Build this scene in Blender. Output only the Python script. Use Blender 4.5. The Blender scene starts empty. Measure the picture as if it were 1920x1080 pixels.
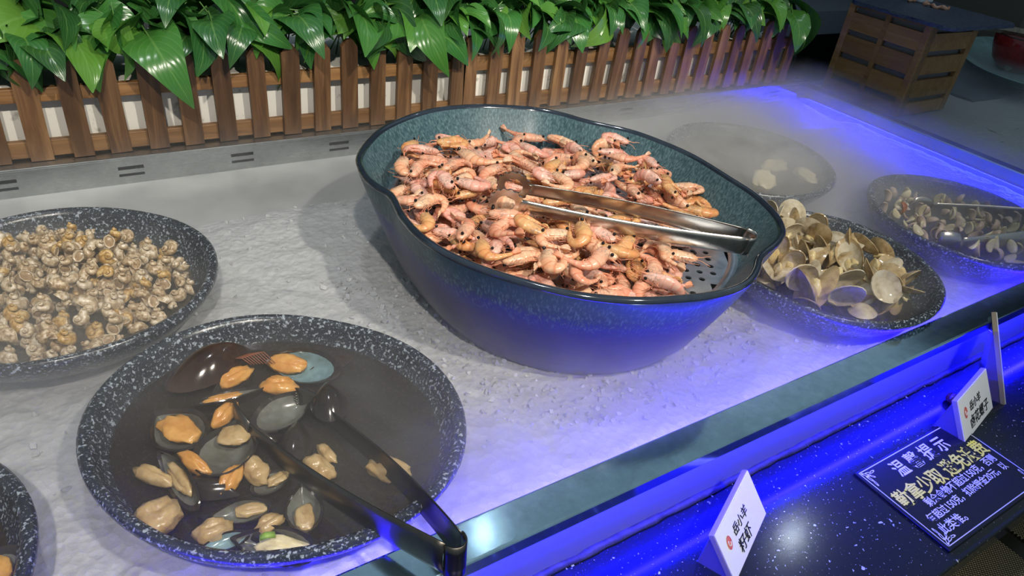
import bpy, bmesh, math, random
from mathutils import Vector, Matrix, Euler, noise
PI = math.pi
S = bpy.context.scene
COL = S.collection
rnd = random.Random(11)

# ------------------------------------------------------------------ camera
F = 1340.0
CB = ((0.84300603, -0.21331369, 0.49379965),
      (-0.52620636, -0.5174443, 0.67480239),
      (0.11156923, -0.828703, -0.54845568))
CZ = 0.5
camd = bpy.data.cameras.new('camera')
camd.sensor_width = 36.0
camd.lens = F / 1920 * 36
camd.clip_start = 0.02
cam = bpy.data.objects.new('camera', camd)
COL.objects.link(cam)
m3 = Matrix(((CB[0][0], -CB[0][1], -CB[0][2]), (CB[1][0], -CB[1][1], -CB[1][2]), (CB[2][0], -CB[2][1], -CB[2][2])))
cam.matrix_world = Matrix.Translation((0, 0, CZ)) @ m3.to_4x4()
S.camera = cam

def ray(u, v):
    c = ((u - 960) / F, (v - 540) / F, 1.0)
    return Vector([sum(CB[i][k] * c[k] for k in range(3)) for i in range(3)])
def at(u, v, z):          # measured photograph point -> world point at height z
    r = ray(u, v); t = (z - CZ) / r.z
    return Vector((0, 0, CZ)) + r * t

# ------------------------------------------------------------------ world, lamps, exposure
W = bpy.data.worlds.new('world'); S.world = W
W.use_nodes = True
bg = W.node_tree.nodes['Background']
bg.inputs[0].default_value = (0.48, 0.64, 0.76, 1)
bg.inputs[1].default_value = 0.36
S.view_settings.view_transform = 'Standard'
S.view_settings.look = 'None'
S.view_settings.exposure = 0.0
S.view_settings.gamma = 1.0
S.view_settings.use_curve_mapping = False

def spot(name, loc, to, power, size, angle=70, blend=0.5, color=(1, .93, .82)):
    d = bpy.data.lights.new(name, 'SPOT')
    d.energy = power; d.shadow_soft_size = size; d.spot_size = math.radians(angle); d.spot_blend = blend; d.color = color
    o = bpy.data.objects.new(name, d); COL.objects.link(o)
    o.location = loc
    o.rotation_euler = (Vector(to) - Vector(loc)).to_track_quat('-Z', 'Y').to_euler()
    return o
spot('ceiling_spot', (0.60, -0.65, 1.60), (0.50, 0.85, 0.07), 98, 0.03, 52, 0.8, (1, .93, .80))
spot('ceiling_spot', (-0.20, -0.60, 1.60), (0.05, 1.0, 0.10), 92, 0.03, 56, 0.8, (1, .93, .82))
spot('ceiling_spot', (1.15, -0.60, 1.50), (1.05, 1.12, 0.12), 95, 0.03, 32, 0.8, (1, .93, .80))
spot('ceiling_spot', (0.15, 0.65, 2.1), (0.2, 0.65, 0.0), 30, 0.06, 60, 0.8, (.93, .96, 1))
spot('ceiling_spot', (1.12, 1.50, 2.0), (0.5, 0.6, 0.0), .5, 0.012, 70, 0.6, (.75, .90, 1))
spot('ceiling_spot', (2.46, 0.95, 2.0), (0.7, 0.3, 0.0), 4, 0.02, 60, 0.6, (.80, .92, 1))
LED_POWER = 30.0

S.cycles.volume_bounces = 1
S.cycles.max_bounces = 7
S.cycles.transparent_max_bounces = 12

# ------------------------------------------------------------------ materials
class NT:
    def __init__(s, name):
        s.m = bpy.data.materials.new(name); s.m.use_nodes = True
        s.t = s.m.node_tree; s.p = s.t.nodes['Principled BSDF']; s.out = s.t.nodes['Material Output']
    def n(s, typ, **kw):
        x = s.t.nodes.new(typ)
        for k, v in kw.items(): setattr(x, k, v)
        return x
    def l(s, a, b): s.t.links.new(a, b)
    def setin(s, sock, v):
        if isinstance(v, bpy.types.NodeSocket): s.l(v, sock)
        elif isinstance(v, (tuple, list)) and len(v) == 3 and sock.type == 'RGBA': sock.default_value = (*v, 1)
        else: sock.default_value = v
    def coord(s, kind='Object', scale=(1, 1, 1)):
        tc = s.n('ShaderNodeTexCoord'); mp = s.n('ShaderNodeMapping'); mp.inputs['Scale'].default_value = scale
        s.l(tc.outputs[kind], mp.inputs[0]); return mp.outputs[0]
    def noise(s, vec, scale, detail=3, rough=.55, dist=0):
        x = s.n('ShaderNodeTexNoise'); x.inputs['Scale'].default_value = scale; x.inputs['Detail'].default_value = detail
        x.inputs['Roughness'].default_value = rough; x.inputs['Distortion'].default_value = dist
        s.l(vec, x.inputs['Vector']); return x.outputs['Fac']
    def ramp(s, fac, stops, interp='LINEAR'):
        x = s.n('ShaderNodeValToRGB'); r = x.color_ramp; r.interpolation = interp
        while len(r.elements) < len(stops): r.elements.new(.5)
        for e, (p, c) in zip(r.elements, stops):
            e.position = p; e.color = (*c, 1) if len(c) == 3 else c
        s.l(fac, x.inputs[0]); return x.outputs[0]
    def mix(s, fac, a, b, mode='MIX'):
        x = s.n('ShaderNodeMix', data_type='RGBA', blend_type=mode)
        s.setin(x.inputs[0], fac); s.setin(x.inputs[6], a); s.setin(x.inputs[7], b); return x.outputs[2]
    def math(s, op, a, b=0.0, clamp=False):
        x = s.n('ShaderNodeMath', operation=op, use_clamp=clamp)
        s.setin(x.inputs[0], a); s.setin(x.inputs[1], b); return x.outputs[0]
    def bump(s, h, strength=.3, dist=.001):
        x = s.n('ShaderNodeBump'); x.inputs['Strength'].default_value = strength; x.inputs['Distance'].default_value = dist
        s.l(h, x.inputs['Height']); s.l(x.outputs[0], s.p.inputs['Normal'])
    def set(s, **kw):
        names = dict(color='Base Color', rough='Roughness', metal='Metallic', spec='Specular IOR Level', coat='Coat Weight',
                     coat_rough='Coat Roughness', trans='Transmission Weight', ior='IOR', alpha='Alpha', sss='Subsurface Weight',
                     emit='Emission Color', emits='Emission Strength', sheen='Sheen Weight')
        for k, v in kw.items(): s.setin(s.p.inputs[names[k]], v)
        return s

def plain(name, color, rough=.5, metal=0, **kw):
    t = NT(name); t.set(color=color, rough=rough, metal=metal, **kw); return t.m

def mk_steel(name, base=(.45, .47, .47), rough=.28, stretch=(2, 60, 60), var=.16):
    t = NT(name); v = t.coord('Object', stretch)
    f = t.noise(v, 6, 4); g = t.noise(t.coord('Object'), 9, 4)
    t.set(color=t.mix(t.ramp(t.math('ADD', t.math('MULTIPLY', g, .6), t.math('MULTIPLY', t.noise(t.coord('Object'), 70, 4, .65), .4)), [(.36, (0, 0, 0)), (.62, (1, 1, 1))]), tuple(c * .70 for c in base), base), metal=1.0,
          rough=t.math('ADD', t.math('MULTIPLY', f, var), rough - var / 2))
    t.bump(f, .05, .0005); return t.m

def mk_wood(name, dark, mid, light, axis=2, sc=1.0):
    t = NT(name); scale = [38, 38, 38]; scale[axis] = 3.2
    oi = t.n('ShaderNodeObjectInfo')
    tc = t.n('ShaderNodeTexCoord'); add = t.n('ShaderNodeVectorMath', operation='MULTIPLY_ADD')
    comb = t.n('ShaderNodeCombineXYZ'); 
    for i in range(3): t.l(t.math('MULTIPLY', oi.outputs['Random'], 7.0 + 3 * i), comb.inputs[i])
    t.l(tc.outputs['Object'], add.inputs[0]); add.inputs[1].default_value = [x * sc for x in scale]; t.l(comb.outputs[0], add.inputs[2])
    f = t.noise(add.outputs[0], 1.6, 5, .6, .8)
    c = t.ramp(f, [(.25, dark), (.5, mid), (.75, light)])
    k = t.math('ADD', t.math('MULTIPLY', oi.outputs['Random'], .55), .68)
    cm = t.n('ShaderNodeMix', data_type='RGBA', blend_type='MULTIPLY'); cm.inputs[0].default_value = 1
    comb2 = t.n('ShaderNodeCombineColor')
    for i in range(3): t.l(k, comb2.inputs[i])
    t.l(c, cm.inputs[6]); t.l(comb2.outputs[0], cm.inputs[7])
    t.set(color=cm.outputs[2], rough=.5); t.bump(f, .35, .0012); return t.m

def mk_granite():
    t = NT('speckled_granite'); v = t.coord('Object')
    a = t.noise(v, 310, 2, .5); b = t.noise(v, 560, 2, .5); c = t.noise(v, 40, 3)
    sp = t.math('MAXIMUM', t.ramp(a, [(.575, (0, 0, 0)), (.66, (1, 1, 1))]), t.math('MULTIPLY', t.ramp(b, [(.61, (0, 0, 0)), (.70, (1, 1, 1))]), .7))
    col = t.mix(sp, t.mix(c, (.012, .015, .020), (.025, .03, .038)), (.32, .36, .41))
    t.set(color=col, rough=.27, spec=.55); t.bump(a, .22, .0006); return t.m

def mk_blue_bowl():
    t = NT('reactive_glaze_exterior')
    tc = t.n('ShaderNodeTexCoord'); sx = t.n('ShaderNodeSeparateXYZ'); t.l(tc.outputs['Object'], sx.inputs[0])
    st = t.noise(t.coord('Object', (150, 150, 22)), 2.6, 3, .6)
    lo = t.noise(t.coord('Object', (5, 5, 46)), 2.2, 4, .6)
    z = t.math('ADD', t.math('MULTIPLY', sx.outputs[2], 1 / .155), t.math('MULTIPLY', t.math('SUBTRACT', st, .5), .22))
    z = t.math('ADD', z, t.math('MULTIPLY', t.math('SUBTRACT', lo, .5), .10))
    c = t.ramp(z, [(.0, (.055, .055, .085)), (.30, (.052, .052, .095)), (.50, (.040, .042, .115)), (.66, (.026, .034, .17)), (.74, (.026, .060, .085)),
                   (.82, (.034, .078, .086)), (.92, (.028, .064, .070)), (.965, (.012, .022, .034)), (1.0, (.016, .030, .045))])
    stp = t.math('MULTIPLY', t.ramp(st, [(.5, (0, 0, 0)), (.72, (1, 1, 1))]), t.ramp(z, [(.58, (0, 0, 0)), (.75, (.75, .75, .75)), (.93, (.4, .4, .4)), (.97, (0, 0, 0))]))
    c = t.mix(stp, c, (.15, .26, .25))
    t.set(color=t.mix(t.math('MULTIPLY', lo, .25), c, (.06, .06, .11)), rough=.36, spec=.2, coat=.12, coat_rough=.1)
    t.bump(lo, .16, .002); return t.m
def mk_blue_inner():
    t = NT('reactive_glaze_interior')
    st = t.noise(t.coord('Object', (170, 170, 24)), 2.6, 4, .6)
    c = t.ramp(st, [(.3, (.028, .055, .068)), (.5, (.065, .125, .145)), (.7, (.15, .235, .255))])
    t.set(color=c, rough=.38, spec=.3, coat=.08, coat_rough=.2); return t.m
def mk_blue_rim():
    t = NT('reactive_glaze_rim')
    f = t.noise(t.coord('Object'), 60, 3)
    t.set(color=t.mix(f, (.010, .016, .028), (.03, .04, .055)), rough=.12, coat=.8, coat_rough=.05); return t.m

def mk_shrimp(name, body, belly, band):
    t = NT(name); uv = t.n('ShaderNodeUVMap'); sx = t.n('ShaderNodeSeparateXYZ'); t.l(uv.outputs[0], sx.inputs[0])
    u = sx.outputs[0]; v = sx.outputs[1]
    f = t.noise(t.coord('Object'), 330, 4, .6); g = t.noise(t.coord('Object'), 90, 3)
    seg = t.math('FRACT', t.math('MULTIPLY', t.math('SUBTRACT', u, .38), 9.7))
    segm = t.ramp(seg, [(.0, (.9, .9, .9)), (.14, (.3, .3, .3)), (.8, (.08, .08, .08)), (1, (.7, .7, .7))])
    tail = t.ramp(u, [(.36, (.15, .15, .15)), (.42, (1, 1, 1))])
    c = t.mix(t.ramp(g, [(.35, (0, 0, 0)), (.65, (1, 1, 1))]), belly, body)
    c = t.mix(t.math('MULTIPLY', segm, tail), c, band)
    head = t.ramp(u, [(.05, (.2, .2, .2)), (.14, (.75, .75, .75)), (.24, (.55, .55, .55)), (.34, (0, 0, 0))])
    hd = t.math('MULTIPLY', head, t.ramp(f, [(.46, (0, 0, 0)), (.60, (1, 1, 1))]))
    c = t.mix(hd, c, (.16, .13, .11))
    c = t.mix(t.math('MULTIPLY', f, .22), c, (.86, .62, .46))
    t.set(color=c, rough=.26, spec=.55, sss=.12); t.p.inputs['Subsurface Radius'].default_value = (.004, .0015, .001)
    t.p.inputs['Subsurface Scale'].default_value = 1.0
    t.bump(f, .25, .0006); return t.m

def mk_noise(name, c1, c2, scale, rough=.4, lo=.35, hi=.65, bump=.2, bd=.001, c3=None, **kw):
    t = NT(name); f = t.noise(t.coord('Object'), scale, 4, .6)
    st = [(lo, c1), (hi, c2)] if c3 is None else [(lo, c1), ((lo + hi) / 2, c2), (hi, c3)]
    t.set(color=t.ramp(f, st), rough=rough, **kw)
    if bump: t.bump(f, bump, bd)
    return t.m

def mk_leaf():
    t = NT('glossy_green_leaf'); oi = t.n('ShaderNodeObjectInfo')
    uv = t.n('ShaderNodeUVMap'); sx = t.n('ShaderNodeSeparateXYZ'); t.l(uv.outputs[0], sx.inputs[0])
    base = t.ramp(oi.outputs['Random'], [(0, (.008, .05, .016)), (.35, (.014, .095, .028)), (.65, (.028, .155, .034)), (.85, (.075, .24, .030)), (1, (.13, .29, .04))])
    d = t.math('ABSOLUTE', t.math('SUBTRACT', sx.outputs[1], .5))
    rib = t.ramp(d, [(.0, (1, 1, 1)), (.035, (0, 0, 0))])
    w = t.n('ShaderNodeTexWave'); w.inputs['Scale'].default_value = 1.0
    comb = t.n('ShaderNodeCombineXYZ'); t.l(t.math('ADD', t.math('MULTIPLY', sx.outputs[0], 2.3), t.math('MULTIPLY', d, -2.4)), comb.inputs[0])
    t.l(comb.outputs[0], w.inputs['Vector'])
    vein = t.ramp(w.outputs['Fac'], [(.88, (0, 0, 0)), (1, (.5, .5, .5))])
    g = t.noise(t.coord('Object'), 45, 2)
    c = t.mix(t.math('MULTIPLY', g, .45), base, (.09, .22, .035))
    c = t.mix(t.math('MAXIMUM', t.math('MULTIPLY', rib, .5), t.math('MULTIPLY', vein, .35)), c, (.20, .38, .10))
    t.set(color=c, rough=.24, spec=.6)
    tr = t.n('ShaderNodeBsdfTranslucent'); t.l(c, tr.inputs[0])
    ms = t.n('ShaderNodeMixShader'); ms.inputs[0].default_value = .15
    t.l(t.p.outputs[0], ms.inputs[1]); t.l(tr.outputs[0], ms.inputs[2]); t.l(ms.outputs[0], t.out.inputs[0])
    t.bump(w.outputs['Fac'], .12, .0015); return t.m

def mk_broth(name, col, op=.72):
    t = NT(name); f = t.noise(t.coord('Object'), 14, 3)
    t.set(color=t.mix(f, col, tuple(x * 1.7 for x in col)), rough=.06, spec=.5)
    tr = t.n('ShaderNodeBsdfTransparent'); tr.inputs[0].default_value = (.75, .66, .52, 1)
    ms = t.n('ShaderNodeMixShader'); ms.inputs[0].default_value = op
    t.l(tr.outputs[0], ms.inputs[1]); t.l(t.p.outputs[0], ms.inputs[2]); t.l(ms.outputs[0], t.out.inputs[0])
    t.bump(t.noise(t.coord('Object'), 70, 2), .08, .002); return t.m

def mk_ice():
    t = NT('crushed_ice'); a = t.noise(t.coord('Object'), 95, 5, .65); v = t.n('ShaderNodeTexVoronoi'); v.inputs['Scale'].default_value = 120
    t.l(t.coord('Object'), v.inputs['Vector'])
    t.set(color=t.mix(a, (.34, .345, .345), (.54, .545, .55)), rough=.35, spec=.5)
    t.bump(t.math('ADD', a, v.outputs['Distance']), .55, .003); return t.m

def mk_stone():
    t = NT('black_quartz_stone'); v = t.coord('Object')
    a = t.noise(v, 420, 2, .5); b = t.noise(v, 170, 2, .5)
    sp = t.math('MAXIMUM', t.ramp(a, [(.69, (0, 0, 0)), (.73, (.8, .8, .8))]), t.ramp(b, [(.71, (0, 0, 0)), (.74, (1, 1, 1))]))
    t.set(color=t.mix(sp, (.006, .008, .014), (.45, .5, .55)), rough=.14, spec=.5); return t.m

def mk_weave():
    t = NT('gold_woven_strands'); v = t.coord('Object')
    sx = t.n('ShaderNodeSeparateXYZ'); t.l(v, sx.inputs[0])
    a = t.math('SINE', t.math('MULTIPLY', sx.outputs[0], 1500)); b = t.math('SINE', t.math('MULTIPLY', sx.outputs[1], 1500))
    h = t.math('ADD', t.math('MULTIPLY', t.math('MULTIPLY', a, b), .5), .5)
    t.set(color=t.ramp(h, [(.1, (.035, .03, .02)), (.6, (.22, .18, .10)), (.95, (.42, .36, .22))]), rough=.35, metal=.5)
    t.bump(h, .8, .0015); return t.m

STEEL = mk_steel('brushed_steel')
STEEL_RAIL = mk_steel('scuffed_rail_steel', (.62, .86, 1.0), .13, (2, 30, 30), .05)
STEEL_TONG = mk_steel('polished_tong_steel', (.60, .56, .50), .30, (40, 6, 40))
STEEL_DARK = mk_steel('dark_tong_steel', (.16, .145, .125), .34, (40, 6, 40))
STEEL_TRAY = mk_steel('tray_steel', (.74, .80, .90), .42, (20, 20, 20))
BLACK = plain('slot_shade_black', (.004, .004, .005), .7)
WOOD = mk_wood('stained_picket_wood', (.040, .018, .008), (.125, .060, .024), (.26, .14, .058), 2)
WOOD_RAIL = mk_wood('pale_rail_wood', (.11, .05, .018), (.25, .125, .045), (.38, .21, .085), 0)
WOOD_CRATE = mk_wood('bamboo_wood', (.22, .105, .03), (.33, .175, .052), (.42, .24, .085), 1)
WOOD_GREY = mk_wood('weathered_stick_wood', (.10, .085, .06), (.20, .17, .12), (.30, .26, .19), 0)
FOAM = mk_noise('white_foam', (.30, .27, .22), (.80, .77, .70), 38, .75, .25, .40, .4, .002)
GRANITE = mk_granite()
GLAZE_OUT, GLAZE_IN, GLAZE_RIM = mk_blue_bowl(), mk_blue_inner(), mk_blue_rim()
APRON = plain('brushed_apron_panel', (.20, .21, .27), .42, .35)
SLOPE = mk_noise('frosted_steel_slope', (.30, .31, .31), (.46, .47, .47), 6, .45, metal=.35, bump=0)
SHRIMP = [mk_shrimp('boiled_shrimp_pink', (.70, .27, .155), (.80, .47, .31), (.66, .15, .06)),
          mk_shrimp('boiled_shrimp_peach', (.74, .36, .19), (.82, .56, .37), (.70, .20, .07)),
          mk_shrimp('boiled_shrimp_amber', (.66, .27, .07), (.72, .43, .17), (.62, .16, .035)),
          mk_shrimp('boiled_shrimp_rose', (.76, .34, .26), (.82, .54, .44), (.70, .18, .12))]
EYE = plain('black_eye', (.008, .007, .008), .15)
SHRIMP_LEG = plain('shrimp_leg', (.72, .30, .17), .35)
LEAF = mk_leaf()
STEM = plain('green_stem', (.05, .13, .03), .5)
ICE, STONE, WEAVE = mk_ice(), mk_stone(), mk_weave()
BROTH = mk_broth('brown_broth', (.013, .0085, .005), .80)
BROTH2 = mk_broth('clear_brown_broth', (.075, .058, .035), .6)
SNAIL = mk_noise('mottled_snail_shell', (.22, .13, .06), (.42, .30, .17), 260, .3, .34, .62, .3, .001, (.68, .56, .40))
SNAIL_B = mk_noise('pale_snail_shell', (.28, .19, .10), (.50, .39, .25), 210, .3, .32, .64, .3, .001, (.76, .67, .54))
SNAIL_LIP = mk_noise('cream_shell_lip', (.44, .33, .21), (.66, .55, .40), 120, .25, .3, .7, .1)
SNAIL_FOOT = mk_noise('brown_snail_foot', (.26, .17, .09), (.48, .34, .20), 200, .25)
MUS_OUT = mk_noise('black_mussel_shell', (.006, .006, .008), (.035, .024, .016), 40, .14, .3, .75, .15, .001)
MUS_BROWN = mk_noise('dark_brown_mussel_shell', (.012, .006, .004), (.05, .022, .010), 40, .14, .3, .75, .15, .001)
MUS_IN = mk_noise('pearl_mussel_lining', (.040, .038, .028), (.10, .098, .08), 34, .2, .3, .7, .1, .001, (.17, .18, .155), coat=.4)
MUS_IN_BLUE = mk_noise('blue_pearl_lining', (.08, .11, .10), (.14, .23, .25), 34, .18, .3, .7, .1, .001, (.28, .42, .45), coat=.5)
MEAT_O = mk_noise('orange_mussel_meat', (.48, .19, .04), (.66, .35, .10), 70, .22, .3, .7, .35, .002, sss=.1)
MEAT_C = mk_noise('cream_mussel_meat', (.34, .21, .085), (.52, .37, .19), 80, .25, .3, .7, .4, .002, sss=.1)
BYSSUS = plain('reddish_beard', (.20, .065, .03), .6)
CLAM_OUT = mk_noise('tan_clam_shell', (.24, .15, .06), (.44, .31, .15), 75, .16, .3, .7, .25, .001, (.55, .43, .25), coat=.5)
CLAM_PALE = mk_noise('translucent_clam_shell', (.36, .27, .16), (.55, .46, .31), 75, .14, .3, .7, .2, .001, (.66, .58, .44), coat=.5)
CLAM_MEAT = mk_noise('pale_clam_meat', (.60, .43, .17), (.78, .66, .40), 110, .18, .3, .7, .3, .001)
SHRED = mk_noise('pale_shellfish_shred', (.46, .33, .24), (.64, .50, .40), 120, .3, .3, .7, .3, .001)
SHRED_RED = mk_noise('rusty_shellfish_piece', (.22, .055, .015), (.48, .19, .06), 110, .3, .3, .7, .3, .001)
DUMPLING = mk_noise('cream_shellfish_meat', (.55, .45, .25), (.78, .70, .48), 60, .3, .3, .7, .2, .001)
SCALLION = plain('green_scallion', (.22, .36, .05), .4)
CARD = plain('white_card', (.80, .82, .84), .3)
INK = plain('black_ink', (.01, .01, .012), .5)
RED_INK = mk_noise('red_emblem_ink', (.52, .03, .03), (.72, .22, .18), 220, .5, .35, .65, 0)
ACRYL = NT('led_tinted_acrylic'); ACRYL.set(color=(.24, .20, .42), rough=.12, trans=.55, ior=1.3, spec=.4); ACRYL = ACRYL.m  # violet cast of the blue LEDs is put into the acrylic's colour
CARD_EDGE = plain('tan_card_edge', (.33, .27, .20), .5)
BOARD = plain('black_notice_board', (.006, .007, .012), .22)
CHALK = plain('white_lettering', (.66, .66, .86), .5)
YELLOW = plain('yellow_lettering', (.80, .76, .05), .5)
SLATE = mk_noise('black_slate', (.025, .038, .065), (.075, .10, .15), 160, .5, .3, .7, .6, .002)
TEAL = mk_noise('celadon_glaze', (.17, .30, .30), (.27, .42, .41), 30, .2, .3, .7, 0)
RED_GLAZE = mk_noise('red_glaze', (.20, .012, .014), (.32, .03, .03), 60, .15, .3, .7, 0)
SLOT_HAZE = plain('grey_slot_haze', (.20, .20, .21), .5)
DARKWALL = mk_noise('dark_wall_paint', (.006, .007, .010), (.012, .013, .016), 3, .7, bump=0)
FLOOR = mk_noise('dark_floor_tile', (.012, .011, .010), (.03, .027, .024), 4, .35, bump=0)
SHELF_GREY = plain('grey_shelf_board', (.20, .22, .26), .5)
TAUPE = plain('taupe_cabinet', (.13, .12, .095), .6)
SILICONE = mk_noise('grimy_sealant', (.015, .013, .012), (.055, .05, .045), 90, .7, .3, .7, .5, .002)
LED = NT('blue_led'); LED.set(color=(.02, .02, .2), emit=(.020, .008, 1.0), emits=LED_POWER * 3.0); LED = LED.m
LED_LIP = NT('blue_led_lip'); LED_LIP.set(color=(.02, .02, .2), emit=(.004, .003, 1.0), emits=LED_POWER * 20); LED_LIP = LED_LIP.m
LED_SIDE = NT('blue_led_side'); LED_SIDE.set(color=(.02, .02, .2), emit=(.003, .004, 1.0), emits=LED_POWER * 32); LED_SIDE = LED_SIDE.m

# ------------------------------------------------------------------ mesh helpers
def link(o, parent=None):
    COL.objects.link(o)
    if parent is not None: o.parent = parent
    return o
def mesh_obj(name, verts, faces, mats, parent=None, smooth=True, uv=None, mi=None):
    me = bpy.data.meshes.new(name)
    me.from_pydata([tuple(v) for v in verts], [], faces)
    if not isinstance(mats, (list, tuple)): mats = [mats]
    for m in mats: me.materials.append(m)
    if smooth: me.polygons.foreach_set('use_smooth', [True] * len(me.polygons))
    if mi: me.polygons.foreach_set('material_index', mi)
    if uv:
        ul = me.uv_layers.new(name='UVMap')
        for lp in me.loops: ul.data[lp.index].uv = uv[lp.vertex_index]
    me.update()
    return link(bpy.data.objects.new(name, me), parent)
def tag(o, label, cat, group=None, kind=None):
    o['label'] = label; o['category'] = cat
    if group: o['group'] = group
    if kind: o['kind'] = kind
    return o
def empty(name, label, cat, loc=(0, 0, 0), rot=(0, 0, 0), group=None):
    o = bpy.data.objects.new(name, None); COL.objects.link(o)
    o.empty_display_size = .02
    o.location = loc; o.rotation_euler = rot
    return tag(o, label, cat, group)
def dup(root, M=None, label=None, group=None):
    c = root.copy(); COL.objects.link(c)
    if M is not None: c.matrix_world = M
    for ch in root.children:
        d = ch.copy(); COL.objects.link(d); d.parent = c
        for g in ch.children:
            e = g.copy(); COL.objects.link(e); e.parent = d
    if label: c['label'] = label
    if group: c['group'] = group
    return c
class MB:                                   # collects several closed pieces into one mesh
    def __init__(s): s.v = []; s.f = []
    def add(s, v, f):
        o = len(s.v); s.v += [Vector(x) for x in v]; s.f += [[i + o for i in q] for q in f]; return s
    def box(s, lo, hi, M=None, ch=0.0):
        x0, y0, z0 = lo; x1, y1, z1 = hi
        if ch <= 0:
            v = [(x0, y0, z0), (x1, y0, z0), (x1, y1, z0), (x0, y1, z0), (x0, y0, z1), (x1, y0, z1), (x1, y1, z1), (x0, y1, z1)]
            f = [(0, 3, 2, 1), (4, 5, 6, 7), (0, 1, 5, 4), (1, 2, 6, 5), (2, 3, 7, 6), (3, 0, 4, 7)]
        else:
            bm = bmesh.new(); bmesh.ops.create_cube(bm, size=1)
            for q in bm.verts: q.co = Vector(((x0 + x1) / 2 + q.co.x * (x1 - x0), (y0 + y1) / 2 + q.co.y * (y1 - y0), (z0 + z1) / 2 + q.co.z * (z1 - z0)))
            bmesh.ops.bevel(bm, geom=bm.edges[:], offset=ch, segments=2, affect='EDGES', profile=.5)
            bm.verts.index_update(); v = [q.co.copy() for q in bm.verts]; f = [[q.index for q in p.verts] for p in bm.faces]; bm.free()
        if M is not None: v = [M @ Vector(q) for q in v]
        return s.add(v, f)
    def tube(s, path, rad, n=8, caps=True, flat=None):
        path = [Vector(p) for p in path]; k = len(path)
        if not callable(rad): r0 = rad; rad = lambda t: r0
        t0 = (path[1] - path[0]).normalized(); ref = Vector((0, 0, 1)) if abs(t0.z) < .9 else Vector((1, 0, 0))
        nrm = t0.cross(ref).normalized(); v = []
        for i, p in enumerate(path):
            t = (path[min(i + 1, k - 1)] - path[max(i - 1, 0)]).normalized()
            nrm = (nrm - t * nrm.dot(t)).normalized(); b = t.cross(nrm)
            r = rad(i / (k - 1))
            for j in range(n):
                a = 2 * PI * j / n
                v.append(p + nrm * math.cos(a) * r + b * math.sin(a) * r * (flat or 1))
        f = [(i * n + j, i * n + (j + 1) % n, (i + 1) * n + (j + 1) % n, (i + 1) * n + j) for i in range(k - 1) for j in range(n)]
        if caps: f += [tuple(range(n))[::-1], tuple((k - 1) * n + j for j in range(n))]
        return s.add(v, f)
    def sphere(s, c, r, nu=10, nv=6, M=None):
        v = []; 
        rr = r if isinstance(r, (tuple, list)) else (r, r, r)
        for i in range(nv + 1):
            th = PI * i / nv
            for j in range(nu):
                a = 2 * PI * j / nu
                q = Vector((rr[0] * math.sin(th) * math.cos(a), rr[1] * math.sin(th) * math.sin(a), rr[2] * math.cos(th)))
                if M is not None: q = M @ q
                v.append(Vector(c) + q)
        f = [(i * nu + j, (i + 1) * nu + j, (i + 1) * nu + (j + 1) % nu, i * nu + (j + 1) % nu) for i in range(nv) for j in range(nu)]
        return s.add(v, f)
    def rings(s, rings, closed=True, cap0=False, cap1=False):
        n = len(rings[0]); v = [p for r in rings for p in r]; m = n if closed else n - 1
        f = [(i * n + j, i * n + (j + 1) % n, (i + 1) * n + (j + 1) % n, (i + 1) * n + j) for i in range(len(rings) - 1) for j in range(m)]
        if cap0: f.append(tuple(range(n))[::-1])
        if cap1: f.append(tuple((len(rings) - 1) * n + j for j in range(n)))
        return s.add(v, f)
    def obj(s, name, mat, parent=None, smooth=True): return mesh_obj(name, s.v, s.f, mat, parent, smooth)
def box(name, lo, hi, mat, parent=None, ch=0.0, M=None): return MB().box(lo, hi, M, ch).obj(name, mat, parent, False)
def struct(o): o['kind'] = 'structure'; return o

# ------------------------------------------------------------------ setting
ZF = -0.95
struct(box('floor', (-3, -2, ZF - .05), (6, 4.0, ZF), FLOOR))
struct(box('wall_back', (-3, 2.75, ZF), (6, 2.85, 2.6), DARKWALL))
struct(box('wall_right', (5.2, -2, ZF), (5.3, 2.75, 2.6), DARKWALL))

# ------------------------------------------------------------------ display counter
ZL = .038            # height of the steel rims above the ice
XL, XR = -.75, 1.549  # trough from out of frame on the left to the right-hand rail
YB, YI, YO = 1.0577, .304, .268
ZC = -.05            # top of the black stone shelf
counter = empty('display_counter', 'stainless steel ice display counter with blue-lit front, holding the granite bowls', 'counter', (0, 0, 0))
# back panel with paired vent slots
xs = [XL]; slots = []
for k in range(-5, 11):
    c = .0815 + .1535 * k
    if XL + .05 < c < XR - .03: slots.append((c - .0165, c + .0165)); xs += [c - .0165, c + .0165]
xs.append(XR)
zs = [-.03, .0125, .0165, .0225, .0275, ZL]
bp = MB()
for i in range(len(xs) - 1):
    for j in range(len(zs) - 1):
        hole = any(abs(xs[i] - a) < 1e-6 for a, b in slots) and j in (1, 3)
        if hole:
            # rim walls of the slot give it depth
            a, b, c, d = xs[i], xs[i + 1], zs[j], zs[j + 1]
            bp.add([(a, YB, c), (b, YB, c), (b, YB, d), (a, YB, d), (a, YB + .006, c), (b, YB + .006, c), (b, YB + .006, d), (a, YB + .006, d)],
                   [(0, 1, 5, 4), (1, 2, 6, 5), (2, 3, 7, 6), (3, 0, 4, 7)])
        else:
            bp.add([(xs[i], YB, zs[j]), (xs[i + 1], YB, zs[j]), (xs[i + 1], YB, zs[j + 1]), (xs[i], YB, zs[j + 1])], [(0, 1, 2, 3)])
bp.obj('back_panel', STEEL, counter, False)
box('slot_shade', (XL, YB + .006, -.02), (XR, YB + .012, ZL - .004), BLACK, counter)  # black sheet put in as the shade of the gap behind the slots
box('back_ledge', (XL, YB - .0015, ZL), (XR + .030, 1.45, ZL + .004), STEEL, counter, .0012)
box('tray_floor', (XL, YI, -.034), (XR + .026, YB + .006, -.030), STEEL, counter)
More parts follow.
